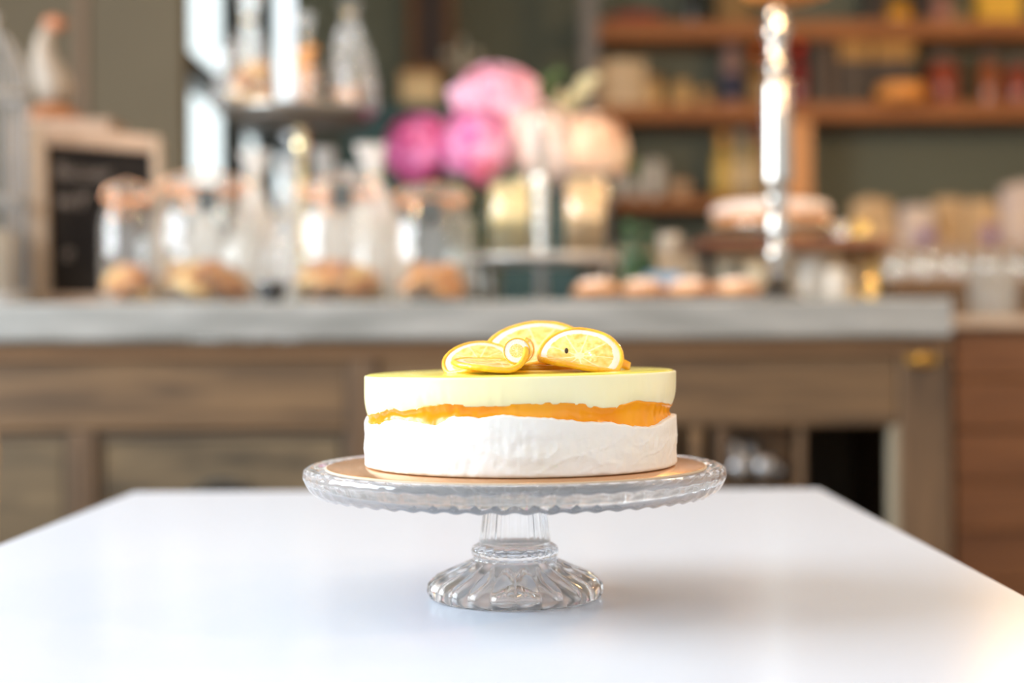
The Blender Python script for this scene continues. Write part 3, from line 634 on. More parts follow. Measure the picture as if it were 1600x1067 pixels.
def clip_jar(label, pxc, wp, pytop, d, fill, mats, glabel, n, seed, tagpx=None, br=.03):
    p = at(pxc, pytop, d); r = wpx(wp / 2, d); H = p.z - WZ
    t = thing('clip_jar', label, 'jar', (p.x, d, WZ), 0, None)
    MB().lathe([(.0, .002), (r * .93, .002), (r, .014), (r, H * .62), (r * .93, H * .72), (r * .74, H * .80), (r * .74, H * .84)], 44).build('body', JARG, t)
    MB().lathe([(r * .76, H * .845), (r * .80, H * .855), (r * .76, H * .865)], 36, loop=True).build('gasket', GASK, t)
    MB().lathe([(r * .78, H * .87), (r * .78, H * .91), (r * .60, H * .97), (r * .25, H * .995), (0, H)], 36).build('lid', JARG, t)
    MB().tube([(r * .79 * cos(2 * pi * i / 30), r * .79 * sin(2 * pi * i / 30), H * .82) for i in range(30)], .0022, 6, closed=True).build('wire_band', COPPER, t)
    MB().tube([(-r * .8, 0, H * .82), (-r * .9, -.0, H * .88), (-r * .72, 0, H * .95), (0, 0, H * 1.01), (r * .72, 0, H * .95), (r * .9, 0, H * .88), (r * .8, 0, H * .82)], .0024, 6).build('wire_bail', COPPER, t)
    MB().tube([(-.014, -r * .82, H * .80), (-.014, -r * .98, H * .70), (.014, -r * .98, H * .70), (.014, -r * .82, H * .80)], .0022, 6).build('clip', COPPER, t)
    if tagpx:
        q = at(*tagpx, d - r); x_ = q.x - p.x; z_ = q.z - WZ
        g = MB().box(x_ - .019, x_ + .019, -r * 1.06, -r * 1.06 + .003, z_ - .021, z_ + .021).build('slate_tag', SLATE, t, bevel=.001)
        MB().tube([(x_, -r * 1.05, z_ + .021), (x_ * .8, -r * .9, H * .80)], .0009, 5).build('string', PALEH, g)
    pile(p.x, d, WZ + .004, r * .92, fill, mats, glabel, glabel + ' group', n, br, seed)
    return t
clip_jar('small clip-top biscuit jar in front of the chalkboard', 198, 82, 284, 2.60, .068, [BISC2, BISC, BISC3], 'biscuit in the small jar before the chalkboard', 12, 3, None, .026)
clip_jar('largest clip-top biscuit jar, second from the left', 318, 158, 268, 2.66, .072, [BISC, BISC2, BISC3], 'biscuit in the largest clip-top jar', 26, 5, (324, 312), .034)
clip_jar('clip-top biscuit jar with tag before the milky bags', 528, 144, 276, 2.64, .070, [BISC2, BISC, BISC3], 'biscuit in the middle clip-top jar', 24, 8, (534, 306), .032)
clip_jar('clip-top biscuit jar with tag below the magenta peony', 672, 132, 288, 2.62, .062, [BISC3, BISC, BISC], 'biscuit in the jar below the magenta peony', 15, 11, (672, 330), .032)
# black bowl between jars
p = at(427, 440, 2.56); o = thing('black_bowl', 'small black bowl between the clip-top jars', 'bowl', (p.x, 2.545, WZ))
h = p.z - WZ
MB().lathe([(0, 0), (.016, 0), (.018, .004), (.031, h), (.029, h), (.015, .007), (0, .007)], 28).build('body', BLACK, o)
MB().tube([(.031 * cos(a), .031 * sin(a), h) for a in [2 * pi * i / 28 for i in range(28)]], .0015, 6, closed=True).build('rim', CHROME, o)

# --- two-tier tray with bags
d = 2.90
p = at(470, 190, d); ts = thing('tiered_tray_stand', 'tall metal tray stand behind the biscuit jars', 'stand', (p.x, d, WZ))
r = wpx(118, d); H = at(470, 186, d).z - WZ
MB().lathe([(0, H), (r * .9, H), (r, H + .013), (r * .98, H + .015), (r * .89, H + .004), (0, H + .004)], 48).build('tray', STEELD, ts)
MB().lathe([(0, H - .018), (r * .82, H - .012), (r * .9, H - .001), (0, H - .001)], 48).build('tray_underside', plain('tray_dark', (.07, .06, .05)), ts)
MB().lathe([(0, 0), (.08, 0), (.08, .006), (.02, .02), (.012, .06), (.018, .09), (.010, .13), (.010, H - .07), (.017, H - .05), (.010, H - .025), (.02, H - .019)], 28).build('post', mat('gold_post', (.9, .75, .45), .15, metal=1), ts)
trz = WZ + H + .006
def cello(label, px, wp, pytop, d, zb, m, seed, lean=0., tie=.72):
    p = at(px, pytop, d); r = wpx(wp / 2, d); H = p.z - zb
    t = thing('cellophane_bag', label, 'bag', (p.x - lean, d, zb))
    def f(u, v):
        a = 2 * pi * u
        if v < tie: q = (1 - (v / tie) ** 2.2 * .84)
        else: q = .16 + (v - tie) / (1 - tie) * .30
        if v < .06: q *= .75 + v / .06 * .25
        n = noise.noise(Vector((cos(a) * 2 + seed, sin(a) * 2, v * 5))) * .22 + .10 * sin(9 * a + seed) * (.3 + v)
        return (r * q * (1 + n) * cos(a) + lean * v, r * q * (1 + n) * sin(a), H * v)
    mb = MB(); mb.grid(56, 30, f, wrap=True); mb.build('bag_film', m, t)
    MB().tube([(r * .17 * cos(a) + lean * tie, r * .17 * sin(a), H * tie) for a in [2 * pi * i / 20 for i in range(20)]], .003, 6, closed=True).build('tie', BRASS, t)
    return t
cello('clear bag of golden biscuits, left on the raised tray', 392, 100, -26, 2.88, trz, CELLO, 1, .016)
cello('slim clear bag of orange biscuits, middle of the raised tray', 478, 50, 20, 2.84, trz, CELLO, 5)
cello('tall pointed clear bag, right on the raised tray', 545, 78, 4, 2.88, trz, CELLO, 9, -.010, .9)
for (px, R_, h_, ms, lb, n, s_) in [(396, .048, .100, [BISC2, BISC], 'biscuit in the left bag on the raised tray', 14, 21), (478, .026, .12, [BISC], 'biscuit in the slim bag on the raised tray', 6, 22), (543, .040, .05, [BISC, BISC3], 'biscuit in the pointed bag on the raised tray', 6, 23)]:
    q = at(px, 150, 2.88 if px != 478 else 2.84); pile(q.x, q.y, trz + .003, R_, h_, ms, lb, lb + ' group', n, .022, s_)
# milky bags behind the jars
for i, (px, wp, py, dd, mm, se, ln, lb) in enumerate([(398, 96, 236, 2.80, CELLB, 31, .01, 'milky cellophane bag between largest jar and stand post'), (505, 80, 232, 3.03, CELLB, 33, -.01, 'milky cellophane bag behind the middle clip-top jar'), (580, 100, 226, 2.82, CELLB, 37, -.02, 'milky cellophane bag left of the magenta peony'), (446, 70, 300, 2.66, CELLO, 39, .01, 'clear cellophane bag standing behind the black bowl'), (318, 96, 290, 2.88, CELLB, 43, 0, 'milky cellophane bag behind the largest clip-top jar'), (456, 96, 250, 3.16, CELLB, 47, 0, 'milky cellophane bag farthest back behind the stand post'), (548, 90, 262, 3.19, CELLB, 51, 0.01, 'milky cellophane bag farthest back, left of the vase')]):
    cello(lb, px, wp, py, dd, WZ, mm, se, ln, .8)

# --- vase with peonies
DV = 3.08
vp = at(742, 300, DV); vt = thing('glass_vase', 'clear glass vase of green stems holding the peonies', 'vase', (vp.x, DV, WZ))
vr, vh = wpx(44, DV), at(742, 290, DV).z - WZ
MB().lathe([(0, .003), (vr * .8, .003), (vr * .85, .01), (vr, vh), (vr * 1.02, vh)], 36).build('body', JARG, vt)
MB().lathe([(0, .008), (vr * .80, .008), (vr * .93, vh * .7), (0, vh * .7)], 30).build('water', WATER, vt)
def bloom(r, seed, squash=.85):
    rnd = random.Random(seed); m = MB()
    for (nl, rr, op, sz) in [(6, .25, .15, .5), (8, .5, .4, .65), (10, .75, .75, .75), (12, .95, 1.15, .8), (12, 1.0, 1.6, .8)]:
        for i in range(nl):
            az = 2 * pi * i / nl + rnd.uniform(-.25, .25); pol = op + rnd.uniform(-.15, .15); s_ = sz * r * rnd.uniform(.85, 1.1)
            nrm = Vector((sin(pol) * cos(az), sin(pol) * sin(az), cos(pol))); tn = Vector((cos(pol) * cos(az), cos(pol) * sin(az), -sin(pol))); sd = nrm.cross(tn)
            c = nrm * r * rr * .88; ph = rnd.uniform(0, 6)
            def f(u, v, c=c, nrm=nrm, tn=tn, sd=sd, s_=s_, ph=ph):
                a = (u - .5) * 1.5; b = (v - .65) * 1.3; wdt = (1 - .5 * (v) ** 2 * 0) * sin(pi * min(1, max(.0, .12 + .8 * (1 - v))))
                q = c + sd * (a * s_ * wdt) - tn * (b * s_) - nrm * (s_ * (.40 * a * a + .18 * b * b)) + nrm * (s_ * .14 * sin(7 * u + ph) * (1 - v) + s_ * .22 * (1 - v) ** 2)
                return (q.x, q.y, q.z * squash)
            m.grid(6, 6, f)
    m.ball((0, 0, 0), r * .72, sc=(1, 1, squash))
    return m
cols = {'magenta': ((.50, .02, .16), (.84, .30, .64)), 'pale pink': ((.80, .28, .42), (.92, .62, .80)), 'rosy pink': ((.60, .05, .28), (.92, .55, .82)), 'deep rose': ((.55, .06, .14), (.75, .2, .3)), 'plum': ((.25, .02, .10), (.40, .06, .18)), 'blush white': ((.84, .62, .54), (.90, .80, .76)), 'peach': ((.88, .52, .34), (.90, .68, .50))}
fl = [('magenta', 650, 226, 50, 3.04, 'magenta peony at the left of the bouquet'), ('pale pink', 772, 152, 58, 3.10, 'pale pink peony topping the bouquet'), ('rosy pink', 742, 218, 53, 3.00, 'rosy pink peony in the middle of the bouquet'),
      ('deep rose', 757, 258, 27, 2.98, 'small deep rose peony under the rosy one'), ('plum', 794, 243, 26, 3.08, 'small plum peony between pink and white blooms'), ('blush white', 848, 218, 60, 3.05, 'large blush white peony right of centre'), ('peach', 928, 226, 54, 3.06, 'peach peony at the right of the bouquet')]
for i, (cn, px, py, pr, dd, lb) in enumerate(fl):
    q = at(px, py, dd); r = wpx(pr, dd); a, b = cols[cn]
    t = thing('peony', lb, 'flower', q, 0, 'peonies in the glass vase')
    mt = mat('petal_' + cn.replace(' ', '_'), a, .6, col2=b, scale=24, sss=.15)
    r *= 1.18; bl_ = bloom(r * .90, i + 3, .92 if pr > 55 else 1.0).build('bloom', mt, t); bl_.rotation_euler = (R(62), 0, R((px - 770) * .12)); bl_.scale = (1.08 if cn == 'pale pink' else 1, 1, 1)
    MB().tube([(0, .02, -r * .5), ((vp.x - q.x) * .5, (DV - q.y) * .7, (WZ + vh - q.z) * .7), (vp.x - q.x + (i - 3) * .008, DV - q.y, WZ + vh * .75 - q.z)], .004, 7).build('stem', LEAF, t)
    m = MB()
    for s_ in (-1, 1, 0):
        m.grid(5, 8, lambda u, v: (s_ * (.6 + v * .5) * r + (u - .5) * r * .5 * sin(pi * v), .02 + .3 * r * v, -r * (.5 + .5 * v) + .04 * sin(3 * v)))
    m.build('leaf', LEAF, t, solid=.001)
# foliage sprigs
def sprig(label, px, py, hp, d, m, n, seed, lean=0, wleaf=9):
    q = at(px, py, d); rnd = random.Random(seed); k = wpx(1, d)
    t = thing('foliage_sprig', label, 'foliage', (vp.x, DV, WZ + vh * .7))
    dx, dy, dz = q.x - vp.x, d - DV, q.z - WZ - vh * .7
    MB().tube([(0, 0, 0), (dx * .6, dy * .5 , dz * .5), (dx, dy, dz)], .0025, 6).build('stem', m, t)
    for i in range(n):
        f_ = .55 + .45 * i / n; c = Vector((dx * f_ ** 1.0, dy * f_, dz * f_)); a = rnd.uniform(0, 2 * pi)
        L_ = hp * k * rnd.uniform(.7, 1.1); dr_ = Vector((cos(a) + lean, .3 * sin(a), .7 + .5 * rnd.random())).normalized(); sd = dr_.cross(Vector((0, 1, 0))).normalized()
        MB().grid(4, 7, lambda u, v: tuple(c + dr_ * (L_ * v) + sd * ((u - .5) * wleaf * k * 1.4 * sin(pi * min(.99, v + .02))) + Vector((0, .01 * v * v, 0)))).build('leaf', m, t, solid=.001)
sprig('dark leaves at the left below the magenta peony', 610, 262, 40, 3.12, LEAF, 14, 1, -.5, 22)
sprig('dark leaves hanging under the rosy peony', 725, 284, 36, 3.02, LEAF, 14, 2, 0, 22)
sprig('yellow green bud sprig above the pale pink peony', 790, 108, 26, 3.14, LEAFY, 5, 3, 0, 20)
sprig('dark leaves rising behind the blush white peony', 866, 118, 30, 3.20, LEAF, 12, 4, .2, 16)
sprig('pale feathery spray leaning right above peach peony', 905, 130, 46, 3.16, SPRAY, 14, 5, .8, 12)
sprig('dark leaves between the plum and white blooms', 800, 272, 26, 3.02, LEAF, 8, 6, .2, 16)

# --- canister stand
d = 2.78
cs = thing('canister_stand', 'pale metal two-post stand carrying the glass canisters', 'stand', (at(845, 400, d).x, d, WZ))
k = wpx(1, d); zs = at(850, 400, d).z - WZ; LG = mat('stand_grey', (.50, .50, .49), .3, metal=.5, col2=(.55, .55, .54), scale=8)
MB().lathe([(0, zs - .014), (118 * k, zs - .014), (122 * k, zs - .008), (118 * k, zs), (0, zs)], 48, fn=lambda kk, r, z, t: (r * (1 - .35 * abs(sin(t)) ** 3 * 0), z)).build('shelf_plate', LG, cs)
for sx_ in (-1, 1):
    MB().tube([(sx_ * 96 * k, -.04, 0), (sx_ * 98 * k, -.04, zs - .012)], .006, 10).build('leg', LG, cs)
    MB().tube([(sx_ * 80 * k, .07, 0), (sx_ * 84 * k, .07, zs - .012)], .006, 10).build('leg', LG, cs)
zp = at(850, 176, d).z - WZ
MB().lathe([(0, 0), (.035, 0), (.035, .005), (.011, .015), (.0095, zs - .02), (.0095, zs - .0145)], 24).build('lower_post', LG, cs)
zq = at(850, 272, d).z - WZ
MB().lathe([(.0, zs + .001), (.013, zs + .001)] + [(.0125 + .0022 * abs(sin(pi * i / 6)), zs + .002 + (zq - zs) * i / 36) for i in range(37)] + [(0, zq + .003)], 28).build('beaded_post', CHROME, cs)
MB().lathe([(.0, zq + .003), (.010, zq + .003), (.009, zp - .02), (.014, zp - .01), (0, zp)], 24).build('upper_post', LG, cs)
def canister(label, px, ptop, wm, seed, glabel):
    q = at(px, ptop, d); r = 38 * k; H = q.z - WZ - zs - .001
    t = thing('glass_canister', label, 'canister', (q.x, d, WZ + zs + .001))
    MB().lathe([(0, .001), (r, .001), (r, H), (r * .97, H)], 40).build('body', CANG, t)
    MB().tube([(r * cos(a), r * sin(a), H) for a in [2 * pi * i / 32 for i in range(32)]], .0016, 6, closed=True).build('rim', CANG, t)
    rr = r * .20; me = MB().lathe([(0, 0), (rr, 0), (rr, 1), (rr * .6, 1), (rr * .6, .97), (0, .97)], 12).mesh('wafer_stick'); me.materials.append(wm)
    rnd = random.Random(seed)
    for (a, q_) in [(0, 0)] + [(2 * pi * i / 6, .58) for i in range(6)]:
        o = put('wafer_stick', me, None, None, loc=(q.x + r * q_ * cos(a) , d + r * q_ * sin(a), WZ + zs + .003)); o.scale = (1, 1, H * rnd.uniform(.78, .93))
        tag(o, glabel, 'wafer', glabel + ' group')
canister('straight glass canister of cream wafers left of the stand post', 797, 270, WAFER, 1, 'cream rolled wafer in the left canister')
canister('straight glass canister of peach wafers right of the stand post', 914, 270, WAFER2, 2, 'peach rolled wafer in the right canister')

# green bottles and mug between canisters and riser
for i, (a, b, pt, dd) in enumerate([(970, 996, 345, 3.06), (994, 1022, 352, 3.10)]):
    bottle('green_bottle', ['green glass bottle just right of the canister stand', 'second green glass bottle, nearer the riser'][i], 'bottle', a, b, pt, dd, WZ, GREENG, GREENG, None, .5)
cb = carton('cream box behind the pastries under the white mug', 1022, 1096, 404, plain('box_cream', (.46, .36, .25)), d=3.10, zb=WZ, dep=.10)
zc_ = at(1059, 404, 3.10).z + .004
cup('white mug on the cream box behind the pastries', 1045, 366, 36, 3.10, zc_, name='mug')
# pastry platter
d = 2.68
pp = thing('slate_platter', 'dark slate platter carrying iced pastries', 'platter', (at(1040, 470, d).x, d, WZ))
MB().box(-.175, .175, -.075, .085, .004, .012).build('slab', SLATEP, pp, bevel=.002)
for sx_ in (-.15, .15):
    for sy_ in (-.06, .07): MB().lathe([(0, 0), (.006, 0), (.006, .004), (0, .004)], 10, c=(sx_, sy_, 0)).build('foot', BLACK, pp)
pm = MB().lathe([(0, 0), (.034, 0), (.040, .006), (.040, .014), (.033, .02), (0, .021)], 22, fn=lambda kk, r, z, t: (r * (1 + .05 * sin(5 * t)), z)).mesh('pastry'); pm.materials.append(TART)
im = MB().lathe([(0, .0205), (.026, .0205), (.032, .0195), (.028, .025), (.015, .029), (0, .030)], 22, fn=lambda kk, r, z, t: (r * (1 + .08 * sin(4 * t + 1)), z)).mesh('icing'); im.materials.append(ICING)
k = 0
for j in range(2):
    for i in range(4):
        x_ = pp.location.x - .128 + i * .085
        t = put('iced_pastry', pm, None, None, loc=(x_, d - .034 + j * .083, WZ + .0125), rot=(0, 0, i + j)); put('icing', im, None, t)
        tag(t, '%s iced pastry in the %s row on the slate platter' % (['leftmost', 'second', 'third', 'rightmost'][i], ['front', 'rear'][j]), 'pastry', 'iced pastries on the slate platter')
bc_ = flat('blue_card', 'small blue card standing behind the pastries', 'card', 1008, 1062, 426, 472, 2.80, .004, BLUEP, .001, zb=WZ)

# riser with silver cake stand
d = 2.98
rs = thing('wooden_riser', 'dark reddish board riser on metal legs at the right of the worktop', 'riser', (0, d, WZ))
xa, xb = at(1082, 390, d).x, at(1372, 390, d).x; zt_r = at(1230, 377, d).z - WZ; zb_r = at(1230, 391, d).z - WZ
MB().box(xa, xb, -.11, .11, zb_r, zt_r).build('board', RISER, rs, bevel=.003)
for (px, mm) in ((1098, BLACK), (1345, BRASS)):
    for yy in (-.085, .085):
        x_ = at(px, 400, d).x; MB().lathe([(0, 0), (.015, 0), (.015, .006), (.0125, .012), (.0125, zb_r)], 16, c=(x_, yy, 0)).build('leg', mm, rs)
zR = WZ + zt_r
css = thing('silver_cake_plate', 'footed silver cake plate on the wooden riser', 'cake stand', (at(1205, 370, d).x, d, zR)); k = wpx(1, d); hp = at(1205, 354, d).z - zR
MB().lathe([(0, 0), (.05, 0), (.052, .004), (.03, .012), (.03, hp - .012), (.0, hp - .012)], 36).build('foot', CHROME, css)
MB().lathe([(0, hp - .011), (90 * k, hp - .009), (100 * k, hp - .003), (99 * k, hp), (0, hp - .001)], 48).build('plate', CHROME, css)
zk = zR + hp + .0005; kt = at(1205, 318, d).z - zk
kk_ = thing('pink_iced_cake', 'low cake with pinkish white icing on the silver plate', 'cake', (css.location.x, d, zk))
MB().lathe([(0, 0), (86 * k, 0), (90 * k, .006), (90 * k, kt * .45), (0, kt * .45)], 44).build('sponge', TART, kk_)
MB().lathe([(0, kt * .46), (91 * k, kt * .46), (93 * k, kt * .6), (90 * k, kt * .85), (80 * k, kt), (0, kt)], 44, fn=lambda q, r, z, t: (r * (1 + .012 * sin(9 * t)), z)).build('icing', ICING, kk_)
# tall silver candlestick stand
d = 2.66
k = wpx(1, d)
sp = thing('tall_silver_stand', 'tall polished silver pillar stand with amber plate on top', 'stand', (at(1216, 470, d).x, d, WZ))
def zp_(py): return at(1216, py, d).z - WZ
MB().lathe([(0, 0), (42 * k, 0), (42 * k, .006), (30 * k, .014), (22 * k, .026), (14 * k, .034), (0, .034)], 32).build('base', BLACK, sp)
prof = [(14 * k, .035), (20 * k, .05), (14 * k, .07), (24 * k, zp_(400)), (14 * k, zp_(386)), (12 * k, zp_(372)), (22 * k, zp_(352)), (12 * k, zp_(334)), (12 * k, zp_(326)), (20 * k, zp_(310)), (14 * k, zp_(296)), (24 * k, zp_(284)), (24 * k, zp_(281)), (23.9 * k, zp_(276)), (23.5 * k, zp_(240)), (22.3 * k, zp_(138)), (22.2 * k, zp_(133)), (20 * k, zp_(128)), (15 * k, zp_(122)), (18 * k, zp_(112)), (22 * k, zp_(104)), (13 * k, zp_(96)), (16 * k, zp_(84)), (13 * k, zp_(74)), (17 * k, zp_(64)), (24 * k, zp_(46)), (14 * k, zp_(34)), (18 * k, zp_(24)), (13 * k, zp_(12)), (12 * k, zp_(2)), (0, zp_(2))]
MB().lathe(prof, 40).build('pillar', mat('mirror_steel', (.42, .40, .37), .10, metal=1), sp)
MB().lathe([(0, zp_(1.5)), (40 * k, zp_(1.5)), (66 * k, zp_(-8)), (70 * k, zp_(-14)), (66 * k, zp_(-14)), (38 * k, zp_(-4)), (0, zp_(-4))], 44, c=(16 * k, 0, 0)).build('plate', AMBERP, sp)
# under the riser: jugs
def jug(label, px, w_, py, d, m=PORC):
    q = at(px, py, d); r = wpx(w_ / 2, d); H = q.z - WZ
    t = thing('jug', label, 'jug', (q.x, d, WZ))
    MB().lathe([(0, 0), (r * .62, 0), (r * .8, H * .05), (r * .95, H * .35), (r * .7, H * .75), (r * .8, H), (r * .75, H), (r * .65, H * .75), (r * .88, H * .35), (r * .6, H * .08), (0, H * .07)], 28).build('body', m, t)
    MB().tube([(r * .72, 0, H * .85), (r * 1.15, 0, H * .85), (r * 1.2, 0, H * .55), (r * .93, 0, H * .35)], r * .09, 8).build('handle', m, t)
jug('white porcelain jug under the riser, right of silver stand', 1268, 66, 402, 2.96); jug('white jug before the brass riser leg', 1306, 52, 420, 2.88)
jug('cream jug under the left half of the riser', 1140, 60, 404, 3.0, plain('cream_glaze', (.50, .44, .32), .3)); jug('small cream jug left of silver stand under the riser', 1180, 50, 412, 2.92, plain('cream_glaze', (.50, .44, .32), .3))
# metal canisters on riser's right
for i, (px, w_, py, m_) in enumerate([(1313, 30, 346, CHROME), (1345, 36, 342, BRASS)]):
    q = at(px, py, 2.98); r = wpx(w_ / 2, 2.98); H = q.z - zR
    t = thing('metal_caddy', ['polished steel caddy right of the iced cake', 'polished brass caddy at the right end of riser'][i], 'caddy', (q.x, 2.98, zR))
    MB().lathe([(0, 0), (r * .9, 0), (r, .003), (r, H * .8), (0, H * .8)], 28).build('body', m_, t)
    MB().lathe([(0, H * .81), (r * 1.03, H * .81), (r * .95, H * .92), (r * .2, H * .95), (r * .15, H), (0, H)], 28).build('lid', m_, t)

# ================================================================ CHAIR at the left
cc = at(22, 690, 1.9); ch = thing('cream_chair', 'beige shell chair with round back at the left edge', 'chair', (cc.x - .20, 1.9, 0), R(4))
def shell(u, v):
    a = (u - .5) * 2; 
    if v < .5:                       # seat, from front to rear
        y = -.42 + v * 2 * .36; z = .445 + .02 * a * a - .02 * sin(pi * v * 2); wdt = .20
    else:
        q = (v - .5) * 2; y = -.06 + .05 * q; z = .45 + q * .50; 
        zc = (z - .755) / .195; wdt = .195 * math.sqrt(max(.0, 1 - zc * zc)) if z > .755 else (.19 + .005 * q)
        if z < .62: wdt = .16 + .03 * abs(z - .535) / .085
    return (a * wdt, y - .06 * a * a * (1 if v > .5 else 0), z)
MB().grid(20, 40, shell).build('shell', CHAIRM, ch, solid=.012)
for sx_ in (-1, 1):
    for y_, q in ((-.34, -1), (-.10, 1)):
        MB().tube([(sx_ * .12, y_, .43), (sx_ * .20, y_ + q * .05, .0)], [.013, .009], 10).build('leg', PALEW, ch)

# ================================================================ TABLE
tb = thing('square_table', 'glossy white square table in the foreground', 'table', (-.045, 1.61 - .375, 0), R(-.67))
MB().box(-.3755, .3755, -.845, .375, .715, .740).build('tabletop', TABLEW, tb, bevel=.0015)
for sx_ in (-1, 1):
    for sy_ in (-1, 1): MB().box(sx_ * .33 - .02, sx_ * .33 + .02, sy_ * .57 - .255, sy_ * .57 - .215, 0, .7149).build('leg', mat('leg_white', (.7, .7, .7), .4), tb, bevel=.003)

# ================================================================ CAKE STAND (pressed glass)
TZ = .7402; d = .95
sx, sy = at(805, 900, d).x, d
st = thing('glass_cake_stand', 'clear pressed glass cake stand with fluted foot on the white table', 'cake stand', (sx, sy, TZ))
def Zs(py, dd=.95): return CAMZ - (py - HOR) / F * dd - TZ
zplate = .8225 - TZ
def fl(n, amp, ks): return lambda kk, r, z, t: (r * (1 + (amp * (abs(cos(n * t / 2)) - .6) if kk in ks else 0)), z)
# foot: hollow ribbed flare
outer = [(.0553, .0012), (.0563, .0042), (.0555, .0082), (.0520, .0118), (.0450, .0153), (.0380, .0183), (.0320, .0210), (.0285, .0233), (.0264, .0248), (.0274, .0272), (.0279, .0300), (.0268, .0325), (.0240, .0342), (.0228, .0346)]
inner = [(0, .0346), (0, .0205), (.012, .020), (.022, .0175), (.032, .0130), (.042, .0082), (.049, .0045), (.0525, .0008), (.0545, .0004)]
fp = inner[1:][::-1]
prof = [(0, .0346)] + outer[::-1] + inner[1:][::-1]
ko = set(range(4, len(outer) + 1))
def foot_fn(kk, r, z, t):
    if 1 <= kk <= len(outer):
        a = .045 if z < .024 else (.030 if z < .034 else .0)
        return (r * (1 + a * (abs(cos(11 * t)) - .64)), z + (.0012 * (abs(cos(11 * t)) - .5) if .008 < z < .023 else 0))
    return (r, z)
MB().lathe(prof, 352, fn=foot_fn).build('foot', GLASS, st)
prof = [(0, .0347), (.0222, .0347), (.0226, .0358), (.0214, .044), (.0202, .053), (.0190, .062), (.0182, zplate - .011), (.0184, zplate - .0095), (0, zplate - .0095)]
MB().lathe(prof, 384, fn=lambda kk, r, z, t: (r * (1 + .045 * (abs(cos(14 * t)) - .6)) if r > .001 else r, z)).build('stem', GLASSS, st)
R0 = .1355
prof = [(0, zplate - .0094), (.030, zplate - .0094), (.034, zplate - .0070), (.060, zplate - .0070), (.108, zplate - .0075), (.118, zplate - .0105), (.1265, zplate - .0135), (.1285, zplate - .0140), (.1310, zplate - .0115), (R0 - .002, zplate - .0075), (R0, zplate - .003), (R0 - .0004, zplate + .0012), (R0 - .003, zplate + .0026), (.128, zplate + .0010), (.1255, zplate - .0002), (.1245, zplate), (0, zplate)]
def plate_fn(kk, r, z, t):
    if 3 <= kk <= 4: return (r, z + .0010 * cos(60 * t))
    if 5 <= kk <= 8: return (r * (1 + .006 * cos(60 * t)), z + .0007 * cos(60 * t))
    if 9 <= kk <= 10: return (r * (1 + .0025 * cos(60 * t)), z)
    return (r, z)
MB().lathe(prof, 600, fn=plate_fn).build('plate', GLASSP, st)

# ================================================================ GOLD CARD
zb0 = TZ + zplate + .0006
bdp = thing('gold_cake_board', 'round gold card cake board on the glass stand', 'cake board', (at(806, 730, .95).x, .95, zb0))
MB().lathe([(0, 0), (.1208, 0), (.1214, .0004), (.1214, .0018), (.1208, .0022), (0, .0022)], 160, fn=lambda kk, r, z, t: (r * (1 + .0012 * sin(40 * t)), z)).build('card', GOLDB, bdp)
MB().tube([(.1215 * cos(a), .1215 * sin(a), .0011) for a in [2 * pi * i / 120 for i in range(120)]], .00095, 6, closed=True).build('card_edge', CARD, bdp)
zc0 = zb0 + .0024

# ================================================================ THE CAKE
cx0 = at(813, 650, .95).x; RC = .1000; cy0 = .95
ck = thing('layered_lemon_cake', 'round mousse cake with white cream, orange jelly and pale lemon layers', 'cake', (cx0, cy0, zc0))
def th_of(px):                     # angle around the cake (0 = towards the camera, + = right)
    return math.asin(max(-1, min(1, (px - 813) / 242.5)))
def zt_of(px, py):
    t = th_of(px); dd = cy0 - RC * cos(t); return t, at(px, py, dd).z - zc0
up_pts = [zt_of(*q) for q in [(574, 652), (590, 650), (600, 647), (622, 640), (636, 645), (655, 642), (676, 637), (700, 634), (735, 636), (800, 635), (860, 632), (900, 634), (918, 638), (932, 641), (948, 640), (962, 635), (985, 629), (1005, 631), (1025, 632), (1040, 634), (1050, 636)]]
lo_pts = [zt_of(*q) for q in [(574, 664), (600, 665), (612, 659), (630, 657), (650, 660), (690, 666), (702, 660), (712, 653), (735, 653), (752, 655), (790, 650), (815, 653), (850, 655), (880, 658), (905, 661), (940, 661), (960, 665), (980, 668), (1005, 668), (1020, 664), (1032, 657), (1046, 652)]]
def interp(pts, t, base, seed):
    t = (t + pi) % (2 * pi) - pi
    if abs(t) > 1.40:
        e = pts[-1][1] if t > 0 else pts[0][1]; k = min(1, (abs(t) - 1.4) / .3); return e * (1 - k) + (base + .0018 * noise.noise(Vector((cos(t) * 4, sin(t) * 4, seed)))) * k
    if t <= pts[0][0]: return pts[0][1]
    for (a, za), (b, zb) in zip(pts, pts[1:]):
        if t <= b: q = (t - a) / (b - a + 1e-9); q = q * q * (3 - 2 * q); return za + (zb - za) * q
    return pts[-1][1]
zu_base = sum(p[1] for p in up_pts) / len(up_pts); zl_base = sum(p[1] for p in lo_pts) / len(lo_pts)
def zup(t): return interp(up_pts, t, zu_base, 3)
def zlo(t): return interp(lo_pts, t, zl_base, 8) + .0006 * noise.noise(Vector((cos(t) * 30, sin(t) * 30, 2)))
HT = .885 - zc0
def ztop(t): return HT - .0006 + .0012 * sin(t)
SEG = 720
